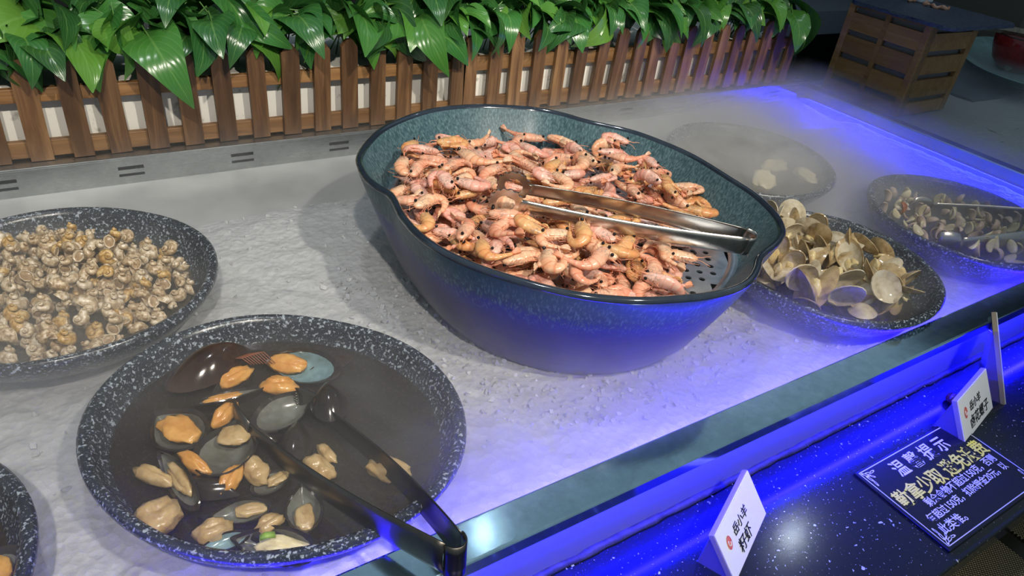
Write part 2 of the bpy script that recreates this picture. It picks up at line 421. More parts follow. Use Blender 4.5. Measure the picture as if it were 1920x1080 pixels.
# sloping steel apron of the trough bottom behind the ice
MB().add([(XL, YB + .002, .001), (XR, YB + .002, .001), (XR, .90, -.012), (XL, .90, -.012)], [(0, 3, 2, 1)]).obj('tray_slope', SLOPE, counter, False)
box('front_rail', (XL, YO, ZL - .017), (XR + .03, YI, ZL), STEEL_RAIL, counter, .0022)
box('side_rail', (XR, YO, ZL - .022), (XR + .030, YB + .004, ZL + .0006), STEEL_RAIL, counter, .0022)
box('inner_front_panel', (XL, YI - .004, -.03), (XR, YI - .002, ZL - .017), STEEL, counter)
box('inner_side_lip', (XR, YI, .0125), (XR + .0015, YB, ZL - .021), STEEL, counter)
box('inner_side_panel', (XR + .024, YI, -.03), (XR + .026, YB, ZL - .022), APRON, counter)
def front_skirt(x0, x1, parent):
    box('front_apron', (x0, YO + .012, ZC - .002), (x1, YO + .016, ZL - .017), APRON, parent)
    sl = MB(); NSL = int((x1 - x0) / .015)
    path = [(x0 + (x1 - x0) * i / NSL, YO + .010 + .002 * noise.noise((i * .6, 0, 0)), ZC + .002) for i in range(NSL + 1)]
    sl.tube(path, lambda t: .0042 + .0022 * noise.noise((t * 210, 3, 1)), 6)
    sl.obj('sealant_bead', SILICONE, parent)
    box('led_strip', (x0, YO + .0025, ZL - .0186), (x1, YO + .0055, ZL - .0172), LED_LIP, parent)
front_skirt(XL, XR + .030, counter)
box('led_strip', (XL, YI + .0005, .000), (XR, YI + .003, .004), LED, counter)
box('led_strip', (XR + .021, YI + .01, .0058), (XR + .0238, YB - .02, .0098), LED_SIDE, counter)
# neighbouring trough to the right of the rail
tray2 = empty('side_counter', 'misty steel ice counter to the right of the rail, under the slatted wooden crate', 'counter')
box('tray_floor', (XR + .032, YO, -.02), (3.4, 1.14, -.006), STEEL, tray2)
box('back_rail', (XR + .036, 1.14, -.02), (3.4, 1.175, .006), STEEL_RAIL, tray2, .002)
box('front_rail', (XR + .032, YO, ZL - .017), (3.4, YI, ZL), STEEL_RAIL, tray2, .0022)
front_skirt(XR + .032, 3.4, tray2)
g2 = MB(); n2x, n2y = 90, 40
g2.v = [Vector((XR + .034 + 1.8 * i / n2x, YI + .004 + (1.136 - YI - .004) * j / n2y, .004 * noise.noise((i * .5, j * .5, 3)) - .004)) for j in range(n2y + 1) for i in range(n2x + 1)]
g2.f = [(j * (n2x + 1) + i, j * (n2x + 1) + i + 1, (j + 1) * (n2x + 1) + i + 1, (j + 1) * (n2x + 1) + i) for j in range(n2y) for i in range(n2x)]
ice2 = tag(g2.obj('crushed_ice', ICE), 'bed of misty ice on the counter right of the rail, around the crate', 'ice', None, 'stuff')
# stone shelf and table below
tag(box('stone_shelf', (-.9, .1015, ZC - .03), (3.2, YO + .03, ZC), STONE, None, .002), 'black speckled stone shelf along the front of the ice counter, carrying the little signs', 'shelf')
cab = empty('counter_cabinet', 'dark cabinet body standing under the ice counter', 'cabinet')
box('body_panel', (-.9, .20, ZF), (3.2, 1.20, -.082), DARKWALL, cab)
table = empty('low_table', 'dark low table in front of the stone shelf, under the gold woven mats', 'table')
box('table_top', (.2, -.30, -.175), (1.6, .195, -.152), plain('dark_table_lacquer', (.02, .02, .012), .3), table, .003)
for x, y in ((.25, -.25), (1.55, -.25), (.25, .15), (1.55, .15)):
    box('leg', (x - .02, y - .02, ZF), (x + .02, y + .02, -.175), DARKWALL, table)
def mat_piece(x0, x1, y0, y1, label):
    o = box('woven_mat', (x0, y0, -.1515), (x1, y1, -.148), WEAVE, None, .0012); tag(o, label, 'mat', 'gold woven mats below the stone shelf')
mat_piece(.50, .842, -.17, .124, 'gold woven mat at the bottom edge, nearer the corner of the notice board')
mat_piece(.872, 1.21, -.17, .146, 'gold woven mat cut by the right edge of the picture')

# ------------------------------------------------------------------ crushed ice
def ice_h(x, y):
    h = .005 * noise.noise((x * 7, y * 7, 0)) + .0035 * noise.noise((x * 45, y * 45, 4)) + .003 * abs(noise.noise((x * 120, y * 120, 9)))
    edge = min((y - YI) / .03, (XR + .03 - x) / .02, 1.0)
    back = max(0.0, min(1.0, (.985 - y) / .10))
    return -.010 + (h + .010) * min(max(edge, 0), 1) * back + (back - 1) * .012
NX, NY = 420, 150
iv = []; fi = []
for j in range(NY + 1):
    for i in range(NX + 1):
        x = XL + .02 + (XR + .022 - XL - .02) * i / NX; y = YI + .004 + (1.0 - YI - .004) * j / NY
        iv.append((x, y, ice_h(x, y)))
fi = [(j * (NX + 1) + i, j * (NX + 1) + i + 1, (j + 1) * (NX + 1) + i + 1, (j + 1) * (NX + 1) + i) for j in range(NY) for i in range(NX)]
tag(mesh_obj('crushed_ice', iv, fi, ICE), 'bed of crushed white ice filling the steel trough around the bowls', 'ice', None, 'stuff')
chunks = MB()
def chunk(x, y, z, r):
    M = Euler((rnd.random() * 6, rnd.random() * 6, rnd.random() * 6)).to_matrix()
    v = [(1, 0, 0), (-1, 0, 0), (0, 1, 0), (0, -1, 0), (0, 0, 1), (0, 0, -1), (.7, .7, .5), (-.6, .6, -.6), (.6, -.6, -.6)]
    bm = bmesh.new()
    for q in v: bm.verts.new(M @ (Vector(q) * r * rnd.uniform(.6, 1.15)) + Vector((x, y, z)))
    bmesh.ops.convex_hull(bm, input=bm.verts[:]); bm.verts.index_update()
    chunks.add([q.co.copy() for q in bm.verts if q.link_faces], []) if False else None
    idx = {q: i for i, q in enumerate(bm.verts)}
    chunks.add([q.co.copy() for q in bm.verts], [[idx[q] for q in p.verts] for p in bm.faces]); bm.free()
for k in range(1500):
    if k < 850:
        a = rnd.uniform(2.6, 6.0); rr = rnd.uniform(.135, .27)
        x, y = .50 + rr * math.cos(a), .60 + rr * math.sin(a) * .95
    else: x, y = rnd.uniform(-.2, 1.45), rnd.uniform(.34, .93)
    if y < .33: continue
    chunk(x, y, ice_h(x, y) + .0005, rnd.uniform(.0015, .0048))
tag(chunks.obj('loose_ice', ICE, None, False), 'loose lumps of ice scattered on the ice bed around the big blue bowl', 'ice', None, 'stuff')

# ------------------------------------------------------------------ granite bowls
def granite_bowl(cx, cy, label, R=.150, el=0.0, ea=0.0, zr=.052):
    b = empty('serving_bowl', label, 'bowl', (cx, cy, -.004))
    prof = [(.0, -.004), (.60, -.004), (.66, -.001), (.80, .014), (.91, .030), (.975, .043), (1.0, .050), (.998, .0545), (.985, .0565), (.965, .057), (.94, .0555), (.925, .051),
            (.895, .040), (.84, .026), (.74, .013), (.60, .008), (0, .007)]
    n = 72; rings = []
    for (r, z) in prof:
        ring = []
        for j in range(n):
            a = 2 * PI * j / n
            k = R * (1 + el * math.cos(2 * (a - ea)) + .008 * math.cos(3 * a + 1) + .006 * math.sin(5 * a))
            ring.append(Vector((r * k * math.cos(a), r * k * math.sin(a), z)))
        rings.append(ring)
    body = MB().rings(rings[:9]); body.obj('outer_wall', GRANITE, b)
    MB().rings(rings[8:]).obj('inner_wall', GRANITE, b)
    return b
BOWLS = {
 'mussel': (.1128, .4629, .1515), 'snail': (-.0279, .7561, .1525), 'left': (-.222, .430, .1515),
 'clam': (.8423, .4463, .149), 'far': (1.19, .452, .149), 'fog': (1.018, .745, .154)}
BL = dict(mussel='granite bowl of mussels in brown broth with dark tongs, nearest the front',
          snail='granite bowl heaped with small sea snails, at the left by the fence',
          left='granite bowl cut off by the left edge at the bottom corner',
          clam='granite bowl of open clams, right behind the big blue bowl by the front rail',
          far='granite bowl of pale shellfish with tongs, furthest right by the rail',
          fog='granite bowl almost hidden in mist beyond the big blue bowl')
for k, (x, y, r) in BOWLS.items():
    granite_bowl(x, y, BL[k], r, {'mussel': .06, 'fog': .05, 'far': .05}.get(k, .01), {'mussel': 2.35, 'fog': .8, 'far': .6}.get(k, 0))
def broth(k, z, mat, label, frac):
    x, y, r = BOWLS[k]; n = 48; el = {'mussel': .06, 'fog': .05, 'far': .05}.get(k, .01); ea = {'mussel': 2.35, 'fog': .8, 'far': .6}.get(k, 0)
    rings = [[Vector((x + r * frac * q * (1 + el * math.cos(2 * (2 * PI * j / n - ea))) * math.cos(2 * PI * j / n), y + r * frac * q * (1 + el * math.cos(2 * (2 * PI * j / n - ea))) * math.sin(2 * PI * j / n),
              z + .0006 * noise.noise((q * 9, j * .4, 2)))) for j in range(n)] for q in (.001, .2, .4, .6, .8, 1.0)]
    tag(MB().rings(rings).obj('broth', mat), label, 'broth', None, 'stuff')
broth('mussel', .031, BROTH, 'dark brown broth around the mussels', .865)
broth('left', .031, BROTH, 'dark broth in the bowl cut by the left edge', .865)
broth('clam', .022, BROTH, 'dark broth pooled at the clear side of the clam bowl', .80)
broth('fog', .034, BROTH2, 'murky broth in the misty bowl beyond the big blue bowl', .875)
broth('far', .024, BROTH2, 'thin broth under the pale shellfish in the furthest right bowl', .82)
broth('snail', .024, BROTH2, 'brown juice under the heap of sea snails', .82)
def bowl_r(k, a):
    el = {'mussel': .06, 'fog': .05, 'far': .05}.get(k, .01); ea = {'mussel': 2.35, 'fog': .8, 'far': .6}.get(k, 0)
    return BOWLS[k][2] * (1 + el * math.cos(2 * (a - ea)))

# ------------------------------------------------------------------ the big blue bowl
ZR = .148
RIM = [(667, 304), (669, 287), (684, 264), (713, 238), (764, 215), (818, 201), (884, 195), (945, 196), (1000, 200), (1050, 209), (1107, 225), (1175, 240), (1225, 256), (1300, 288),
       (1375, 333), (1425, 366), (1462, 402), (1475, 430), (1470, 447), (1459, 460), (1443, 472), (1432, 486), (1428, 504), (1413, 527), (1382, 544), (1330, 556), (1267, 562), (1205, 565), (1150, 562), (1096, 556),
       (1033, 544), (971, 527), (908, 507), (867, 491), (817, 466), (777, 437), (757, 415), (747, 403), (739, 387), (731, 371), (722, 360), (700, 347), (680, 330)]
rimw = [at(u, v, ZR) for u, v in RIM]
BC = Vector((.495, .605, 0))
def polar_resample(pts, c, n):
    """closed polyline -> n points evenly along its length, smoothed a little"""
    pts = [Vector((p.x - c.x, p.y - c.y)) for p in pts]; L = [0]
    for i in range(len(pts)): L.append(L[-1] + (pts[(i + 1) % len(pts)] - pts[i]).length)
    out = []
    for k in range(n):
        d = L[-1] * k / n
        i = max(j for j in range(len(pts)) if L[j] <= d)
        f = (d - L[i]) / max(L[i + 1] - L[i], 1e-9)
        p0, p1, p2, p3 = (pts[(i + q) % len(pts)] for q in (-1, 0, 1, 2))
        out.append(.5 * ((2 * p1) + (p2 - p0) * f + (2 * p0 - 5 * p1 + 4 * p2 - p3) * f * f + (3 * p1 - p0 - 3 * p2 + p3) * f ** 3))
    return out
NB = 140
rim2 = polar_resample(rimw, BC, NB)
if sum(rim2[i].x * rim2[(i + 1) % NB].y - rim2[(i + 1) % NB].x * rim2[i].y for i in range(NB)) < 0: rim2.reverse()
# smooth outline without the pinches, used low down the wall
sm = rim2[:]
for _ in range(60): sm = [(sm[i - 1] + sm[i] * 2 + sm[(i + 1) % NB]) / 4 for i in range(NB)]
def bowl_ring(scale, z, pinch, inset=0.0, shift=(0, 0)):
    out = []
    for i in range(NB):
        p = sm[i].lerp(rim2[i], pinch)
        t = (sm[(i + 1) % NB] - sm[i - 1]).normalized(); nrm = Vector((t.y, -t.x))
        q = p * scale - nrm * inset
        out.append(Vector((q.x + shift[0] * (1 - scale), q.y + shift[1] * (1 - scale), z)))
    return out
bigbowl = empty('ceramic_bowl', 'big oval blue ceramic bowl with pinched rim holding the heap of pink shrimps', 'bowl', (BC.x, BC.y, 0))
outp = [(.66, -.012, 0), (.70, -.008, 0), (.765, .006, 0), (.835, .030, .05), (.890, .060, .15), (.935, .090, .4), (.965, .115, .75), (.988, .136, 1), (.996, .143, 1)]
outer = [[Vector((0, 0, -.012))] * NB] + [bowl_ring(s, z, p) for s, z, p in outp]
MB().rings(outer).obj('outer_wall', GLAZE_OUT, bigbowl)
rim = [bowl_ring(.996, .143, 1), bowl_ring(1.0, .1462, 1), bowl_ring(1.0, .1485, 1, .0018), bowl_ring(1.0, .1492, 1, .0045), bowl_ring(1.0, .1482, 1, .0072), bowl_ring(1.0, .145, 1, .0088)]
MB().rings(rim).obj('rim', GLAZE_RIM, bigbowl)
inn = [bowl_ring(1.0, .145, 1, .0088), bowl_ring(.975, .130, .9, .009), bowl_ring(.935, .108, .5, .009), bowl_ring(.875, .080, .2, .009), bowl_ring(.80, .050, .1, .009), bowl_ring(.70, .026, 0, .009), bowl_ring(.55, .014, 0, .009), [Vector((0, 0, .012))] * NB]
MB().rings(inn).obj('inner_wall', GLAZE_IN, bigbowl)

# ------------------------------------------------------------------ perforated tray in the big bowl
ZT = .096
tray = empty('perforated_tray', 'shiny perforated steel tray inside the big blue bowl, under the shrimps', 'tray', (BC.x, BC.y, ZT))
def tray_ring(s, z):
    return [Vector((p.x * s, p.y * s, z)) for p in sm]
MB().rings([tray_ring(.935, .012), tray_ring(.930, .0135), tray_ring(.922, .0125), tray_ring(.912, .002), tray_ring(.892, .0), tray_ring(.880, .0035), tray_ring(.858, .0035), tray_ring(.845, .0)]).obj('raised_border', STEEL_TRAY, tray)
# perforated field: square cells with a round hole each, cut by the tray outline
pl = MB(); cell = .0155; hr = .0036
def inside(x, y, s):
    a = math.atan2(y, x)
    best = min(range(NB), key=lambda i: abs((math.atan2(sm[i].y, sm[i].x) - a + PI) % (2 * PI) - PI))
    return math.hypot(x, y) < sm[best].length * s
ng = 34; ca, sa = math.cos(-.6), math.sin(-.6)
def rot(x, y): return (x * ca - y * sa, x * sa + y * ca)
for i in range(-ng, ng):
    for j in range(-ng, ng):
        x0, y0 = i * cell, j * cell
        cxy = rot(x0 + cell / 2, y0 + cell / 2)
        if not inside(*cxy, .858): continue
        hole = inside(*cxy, .80)
        sq = []
        for k in range(16):
            a = 2 * PI * k / 16 + PI / 4; m = max(abs(math.cos(a)), abs(math.sin(a)))
            sq.append((x0 + cell / 2 + cell / 2 * math.cos(a) / m, y0 + cell / 2 + cell / 2 * math.sin(a) / m))
        if hole:
            ho = [(x0 + cell / 2 + hr * math.cos(2 * PI * k / 16 + PI / 4), y0 + cell / 2 + hr * math.sin(2 * PI * k / 16 + PI / 4)) for k in range(16)]
            pl.rings([[Vector((*rot(*p), 0)) for p in sq], [Vector((*rot(*p), 0)) for p in ho], [Vector((*rot(*p), -.002)) for p in ho]])
        else:
            pl.add([Vector((*rot(*p), 0)) for p in sq], [tuple(range(16))])
pl.obj('perforated_plate', STEEL_TRAY, tray, False)

# ------------------------------------------------------------------ shrimps
def shrimp_path(total, n=30):
    L = .074; p = Vector((0, 0)); a = 0.0; pts = []; ds = L / (n - 1)
    for i in range(n):
        t = i / (n - 1); pts.append((p.copy(), a))
        k = math.exp(-((t - .60) / .13) ** 2) + .10 * (t > .3)
        a += total * k / (n * .285)
        p += Vector((math.cos(a), math.sin(a))) * ds
    c = sum((q for q, _ in pts), Vector((0, 0))) / n
    return [(q - c, a) for q, a in pts]
def shrimp_r(t):
    if t < .08: return .0022 + .0042 * (t / .08) ** .8
    if t < .34: return .0064 + .0022 * math.sin(min((t - .08) / .24, 1) * PI * .5)
    base = .0090 * (1 - .60 * min(1, max(0, (t - .42) / .40)) ** 1.1 - .10 * max(0, (t - .82) / .18))
    fr = ((t - .36) * 9.4) % 1.0
    return base * (1.07 - .14 * fr)
def make_shrimp(total, mat, idx):
    root = empty('shrimp', 'x', 'shrimp')
    P = shrimp_path(total); n = len(P); v = []; uv = []; m = 10
    sub = []
    for i in range(2 * n - 1):
        if i % 2 == 0: sub.append(P[i // 2])
        else:
            a, b = P[i // 2], P[i // 2 + 1]; sub.append(((a[0] + b[0]) / 2, (a[1] + b[1]) / 2))
    n2 = len(sub); rings = []
    for i, (p, a) in enumerate(sub):
        t = i / (n2 - 1); r = shrimp_r(t); nx, ny = -math.sin(a), math.cos(a); ring = []
        for j in range(m):
            b = 2 * PI * j / m
            h = math.cos(b) * r * 1.18; w = math.sin(b) * r * .80
            if h > 0 and t > .34: h *= .8       # flatter belly side of the curl
            ring.append(Vector((p.x + nx * h, p.y + ny * h, w))); uv.append((t, j / m))
        rings.append(ring)
    mbody = MB().rings(rings, True, True, True)
    body = mesh_obj('body', mbody.v, mbody.f, mat, root, True, uv)
    # rostrum: thin spike over the head
    p0, a0 = sub[4]; pr = MB()
    d = Vector((math.cos(a0), math.sin(a0))); nn = Vector((d.y, -d.x))
    b0 = p0 + nn * .0060
    pr.tube([(b0.x + d.x * .004, b0.y + d.y * .004, 0), (b0.x - d.x * .004, b0.y - d.y * .004, 0), (b0.x - d.x * .013 + nn.x * .001, b0.y - d.y * .013 + nn.y * .001, 0)], lambda t: .0018 * (1 - t) + .0002, 5)
    pr.obj('rostrum', SHRIMP_LEG, root)
    # tail fan of five blades
    pe, ae = sub[-1]; tf = MB()
    for k in range(5):
        sp = (k - 2) * .22; L = .0150 - abs(k - 2) * .0012; d = Vector((math.cos(ae), math.sin(ae), 0)); zz = Vector((0, 0, 1))
        ax = (d * math.cos(sp) + zz * math.sin(sp)).normalized(); side = zz * math.cos(sp) - d * math.sin(sp); up = Vector((-d.y, d.x, 0))
        o = Vector((pe.x, pe.y, 0)) - d * .001
        pts = [(0, .0014), (.35, .0027), (.7, .0030), (.92, .0020), (1, .0006)]
        ring = []
        for (s_, w_) in pts:
            c = o + ax * L * s_ + up * (.0006 * (abs(k - 2) - 1))
            ring.append([c + side * w_, c + up * .0006, c - side * w_, c - up * .0006])
        tf.rings(ring, True, True, True)
    tf.obj('tail_fan', SHRIMP_LEG if idx % 2 else mat, root)
    # eyes on short stalks
    ph, ah = sub[5]; d = Vector((math.cos(ah), math.sin(ah)))
    for s_ in (-1, 1):
        MB().sphere((ph.x - d.x * .002 + d.y * .0036, ph.y - d.y * .002 - d.x * .0036, s_ * .0058), .0022, 8, 6).obj('eye', EYE, body)
    lg = MB()
    for k in range(6):                     # walking legs folded under the carapace
        q, a = sub[8 + k * 2]; nx, ny = -math.sin(a), math.cos(a); s_ = 1 if k % 2 else -1
        x0, y0 = q.x + nx * .005, q.y + ny * .005
        dx, dy = -math.cos(a), -math.sin(a)
        lg.tube([(x0, y0, s_ * .0015), (x0 + nx * .006 + dx * .003, y0 + ny * .006 + dy * .003, s_ * .003), (x0 + nx * .009 + dx * .012, y0 + ny * .009 + dy * .012, s_ * .0015)], lambda t: .00065 * (1 - .6 * t), 4)
    for k in range(5):                     # swimmerets
        q, a = sub[24 + k * 4]; nx, ny = -math.sin(a), math.cos(a)
        for s_ in (-1, 1):
            x0, y0 = q.x + nx * .003, q.y + ny * .003
            lg.tube([(x0, y0, s_ * .002), (x0 + nx * .004 - math.cos(a) * .002, y0 + ny * .004 - math.sin(a) * .002, s_ * .0026), (x0 + nx * .006 - math.cos(a) * .005, y0 + ny * .006 - math.sin(a) * .005, s_ * .0018)], lambda t: .0012 * (1 - .7 * t), 4)
    lg.obj('legs', SHRIMP_LEG, root)
    an = MB(); q, a = sub[1]
    for s_ in (-1, 1):
        dx, dy = -math.cos(a), -math.sin(a)
        an.tube([(q.x, q.y, s_ * .001), (q.x + dx * .008 - dy * .002, q.y + dy * .008 + dx * .002, s_ * .003), (q.x + dx * .018 - dy * .007 * s_, q.y + dy * .018 + dx * .007 * s_, s_ * .004)], lambda t: .0004, 4)
    an.obj('antennae', SHRIMP_LEG, root)
    return root, [q for q, _ in sub[::4]]
protos = []; PKIND = []
for i, tot in enumerate((1.0, 1.9, 2.4, 2.9, 3.3, 1.5, 2.7, 3.7)):
    for mi_ in range(2):
        hue_ = (i * 2 + mi_ + i // 4) % 4; protos.append(make_shrimp(tot, SHRIMP[hue_], i))
        PKIND.append((('pink', 'peach', 'amber', 'rosy')[hue_], 'nearly straight' if tot < 1.6 else ('half-curled' if tot < 2.9 else 'tightly curled')))
GR = .004; HX0, HY0 = .2, .28; HN = 160
H = [[ZT] * HN for _ in range(HN)]
def wall_ok(x, y, z): return inside(x - BC.x, y - BC.y, .915)
POLY = [(735, 300), (770, 275), (835, 250), (905, 232), (955, 245), (985, 268), (965, 282), (965, 295), (1035, 300), (1030, 285), (1035, 255), (1060, 245), (1150, 262), (1205, 297), (1300, 335), (1335, 375), (1385, 412), (1375, 440),
        (1300, 440), (1240, 455), (1240, 475), (1280, 500), (1250, 530), (1250, 560), (1080, 555), (950, 525), (850, 485), (765, 430), (735, 385), (705, 350), (700, 325)]
PW = [at(u, v, ZT + .016) for u, v in POLY]
def in_poly(x, y, P=None):
    P = P or PW; c = False; j = len(P) - 1
    for i in range(len(P)):
        if (P[i].y > y) != (P[j].y > y) and x < (P[j].x - P[i].x) * (y - P[i].y) / (P[j].y - P[i].y) + P[i].x: c = not c
        j = i
    return c
used = set(); placed = []
TG0, TG1 = at(965, 350, .13), at(1415, 455, .13)       # line of the tongs, splits the heap for labels
def shrimp_label(x, y, k):
    a, b = PKIND[k]; l, g = shrimp_region(x, y)
    return l.replace('pink boiled shrimp', b + ' ' + a + ' shrimp'), g
def shrimp_region(x, y):
    u = (TG1 - TG0); s_ = u.x * (y - TG0.y) - u.y * (x - TG0.x)
    if x < .40 and y > .60: return ('pink boiled shrimp in the dense heap at the left end of the blue bowl', 'shrimps at the left end of the blue bowl')
    if s_ > 0:
        if y > .72: return ('pink boiled shrimp lying at the back wall of the blue bowl', 'shrimps along the back wall of the blue bowl')
        if x > .61: return ('pink boiled shrimp behind the tongs towards the right end of the blue bowl', 'shrimps behind the tongs at the right')
        return ('pink boiled shrimp in the middle of the heap behind the tong heads', 'shrimps in the middle of the heap')
    if x > .50: return ('pink boiled shrimp in front of the tongs, beside the bare perforated tray', 'shrimps beside the bare tray')
    if y < .50: return ('pink boiled shrimp against the front rim of the blue bowl', 'shrimps at the front rim')
    return ('pink boiled shrimp in front of the tong heads, left of the middle', 'shrimps in front of the tong heads')
def drop_shrimp(x, y, yaw, pi_, roll, pitch, sc, label=None, zadd=0.0):
    root, pts = protos[pi_]
    R = Matrix.Rotation(yaw, 4, 'Z') @ Matrix.Rotation(roll, 4, 'X') @ Matrix.Rotation(pitch, 4, 'Y')
    W_ = []
    for q in pts: W_.append(R @ Vector((q.x * sc, q.y * sc, 0)))
    lo = []
    for w in W_:
        i, j = int((x + w.x - HX0) / GR), int((y + w.y - HY0) / GR)
        if not (0 <= i < HN and 0 <= j < HN) or not wall_ok(x + w.x, y + w.y, 0): return False
        lo.append(H[i][j] - w.z)
    lo.sort(); z = .5 * lo[-1] + .5 * lo[len(lo) // 2] + .0058 * sc + zadd
    if z > ZT + .054: return False
    M = Matrix.Translation((x, y, z)) @ R @ Matrix.Scale(sc, 4)
    lab, grp = shrimp_label(x, y, pi_) if label is None else (label, 'boiled shrimps in the blue bowl')
    if pi_ not in used:
        used.add(pi_); root.matrix_world = M; root['label'] = lab; root['group'] = grp
    else: dup(root, M, lab, grp)
    for w in W_:
        for di in (-1, 0, 1):
            for dj in (-1, 0, 1):
                i, j = int((x + w.x - HX0) / GR) + di, int((y + w.y - HY0) / GR) + dj
                if 0 <= i < HN and 0 <= j < HN: H[i][j] = max(H[i][j], z + w.z + .0058 * sc)
    placed.append((x, y)); return True
tries = 0; lay = 0
targets = ((.0190, 150), (.0200, 245), (.0185, 278))
for dmin, upto in targets:
    layer = []; tries = 0
    while len(placed) < upto and tries < 9000:
        tries += 1
        x, y = rnd.uniform(.26, .74), rnd.uniform(.36, .90)
        if not in_poly(x, y): continue
        if lay >= 1 and math.hypot(x - .435, y - .60) < .03: continue
        if lay == 2 and not (x < .44 or (y < .52 and x < .52)): continue
        if lay == 1 and x > .56 and y < .56 and rnd.random() < .7: continue
        if any((x - a) ** 2 + (y - b) ** 2 < dmin ** 2 for a, b in layer): continue
        roll = rnd.choice((0, PI)) + rnd.gauss(0, .20)
        if rnd.random() < .07: roll = -rnd.uniform(1.2, 1.7)
        if drop_shrimp(x, y, rnd.uniform(0, 2 * PI), rnd.randrange(len(protos)), roll, rnd.gauss(0, .09), rnd.uniform(.70, .92)): layer.append((x, y))
    lay += 1
p = at(1050, 250, ZT + .03); drop_shrimp(p.x, p.y, 2.9, 3, .2, -.25, .85, 'shrimp with its tail curled up high against the back rim of the blue bowl', .006)
p = at(940, 245, ZT + .03); drop_shrimp(p.x, p.y, .6, 1, 1.1, -.35, .85, 'shrimp propped up with its tail end raised at the back left of the heap', .006)
p = at(1262, 505, ZT + .012); drop_shrimp(p.x, p.y, 2.4, 5, .1, 0, .85, 'orange shrimp lying on the bare tray next to the drain holes', .0)
p = at(1283, 333, ZT + .02); drop_shrimp(p.x, p.y, 1.3, 9, .1, 0, .80, 'rounded shrimp lying apart at the right edge of the heap behind the tongs', .0)
p = at(1378, 415, ZT + .014); drop_shrimp(p.x, p.y, 2.2, 2, .3, 0, .72, 'small shrimp leaning on the inner wall at the right end of the blue bowl', .0)
for i_, (r_, _) in enumerate(protos):
    if i_ not in used:
        for ch in list(r_.children_recursive): bpy.data.objects.remove(ch)
        bpy.data.objects.remove(r_)

# ------------------------------------------------------------------ tongs
def tongs(name, label, pivot, tipA, tipB, width, mat, head='ring', up=Vector((0, 0, 1))):
    """U-bent strip standing on edge: pivot is the bend, tips the two arm ends (world points at strip centre)"""
    root = empty(name, label, 'tongs', pivot)
    A = tipA - pivot; Bv = tipB - pivot
    mid = ((A.normalized() + Bv.normalized()) / 2).normalized()
    side = (A - Bv).normalized(); side = (side - mid * side.dot(mid)).normalized()
    gap = .008
    def strip(tip, sgn, nm):
        mb = MB(); rows = []; n = 26; s0 = mid * .010 + side * gap * sgn
        d = (tip - s0); L = d.length; t_ = d.normalized(); nrm = (side * sgn - t_ * (side * sgn).dot(t_)).normalized(); w_ax = t_.cross(nrm).normalized()
        if w_ax.z < 0: w_ax = -w_ax
        for i in range(n + 1):
            t = i / n; c = s0 + d * t + nrm * (.006 * math.sin(PI * t))
            w = width * (1 - .38 * t) * .5
            arch = .0035 * (1 - .5 * t)
            ring = []
            for k in range(7):
                q = -1 + 2 * k / 6; ring.append(c + w_ax * w * q + nrm * arch * (1 - q * q))
            for k in range(6, -1, -1):
                q = -1 + 2 * k / 6; ring.append(c + w_ax * w * q + nrm * (arch * (1 - q * q) - .0011))
            rows.append(ring)
        mb.rings(rows, True, True, True); mb.obj('arm', mat, root)
        e = s0 + d
        if head == 'ring':
            R = .0180; hole = .0100; nn = 60; c = e + t_ * R * .82
            o = [R * (1 + (.07 if (k // 2) % 2 == 0 else -.02)) for k in range(nn)]
            def rg(rr, off): return [c + (t_ * math.cos(2 * PI * k / nn) + w_ax * math.sin(2 * PI * k / nn)) * (rr[k] if isinstance(rr, list) else rr) + nrm * off for k in range(nn)]
            MB().rings([rg(hole, .0009), rg(o, .0009), rg(o, -.0009), rg(hole, -.0009), rg(hole, .0009)]).obj('scalloped_ring', mat, root, False)
        else:
            mb = MB(); rows = []
            for i in range(7):
                t = i / 6; c = e + t_ * .034 * t - nrm * .010 * t * t; w = width * (.29 + .24 * math.sin(PI * min(t * .62 + .1, 1)))
                rows.append([c + w_ax * w * q + nrm * (.003 * (1 - q * q)) for q in (-1, -.5, 0, .5, 1)] + [c + w_ax * w * q + nrm * (.003 * (1 - q * q) - .0012) for q in (1, .5, 0, -.5, -1)])
            mb.rings(rows, True, True, True)
            for k in range(6):              # teeth along the gripping edge
                q = -.8 + 1.6 * k / 5; b = e + t_ * .034 - nrm * .010 + w_ax * width * .3 * q
                mb.add([b + w_ax * .0012, b - w_ax * .0012, b + nrm * .0012, b + t_ * .004 - nrm * .002], [(0, 1, 3), (1, 2, 3), (2, 0, 3), (0, 2, 1)])
            mb.obj('toothed_claw', mat, root)
    strip(A, 1, 'a'); strip(Bv, -1, 'b')
    # bend
    wz = (mid.cross(side)).normalized()
    if wz.z < 0: wz = -wz
    rows = []
    for i in range(13):
        a = -PI / 2 + PI * i / 12
        c = mid * .010 + side * gap * math.sin(a) - mid * (gap * 1.15) * math.cos(a); nrm = (side * math.sin(a) - mid * math.cos(a))
        w = width * .5
        rows.append([c + wz * w * q + nrm * .0012 for q in (-1, -.5, 0, .5, 1)] + [c + wz * w * q for q in (1, .5, 0, -.5, -1)])
    MB().rings(rows, True, True, True).obj('bend', mat, root)
    return root
tongs('shrimp_tongs', 'polished steel tongs with scalloped ring ends lying across the shrimps', at(1412, 456, .141), at(988, 354, .163), at(974, 385, .157), .024, STEEL_TONG, 'ring')
tongs('mussel_tongs', 'dark steel tongs standing in the mussel broth with their bend over the front rail', at(868, 1052, .066), at(612, 778, .046), at(470, 812, .046), .030, STEEL_DARK, 'claw')
tongs('serving_tongs', 'steel tongs reaching out of the furthest right bowl past the right edge', at(2050, 430, .066), at(1745, 395, .045), at(1800, 462, .047), .046, STEEL_TONG, 'claw')

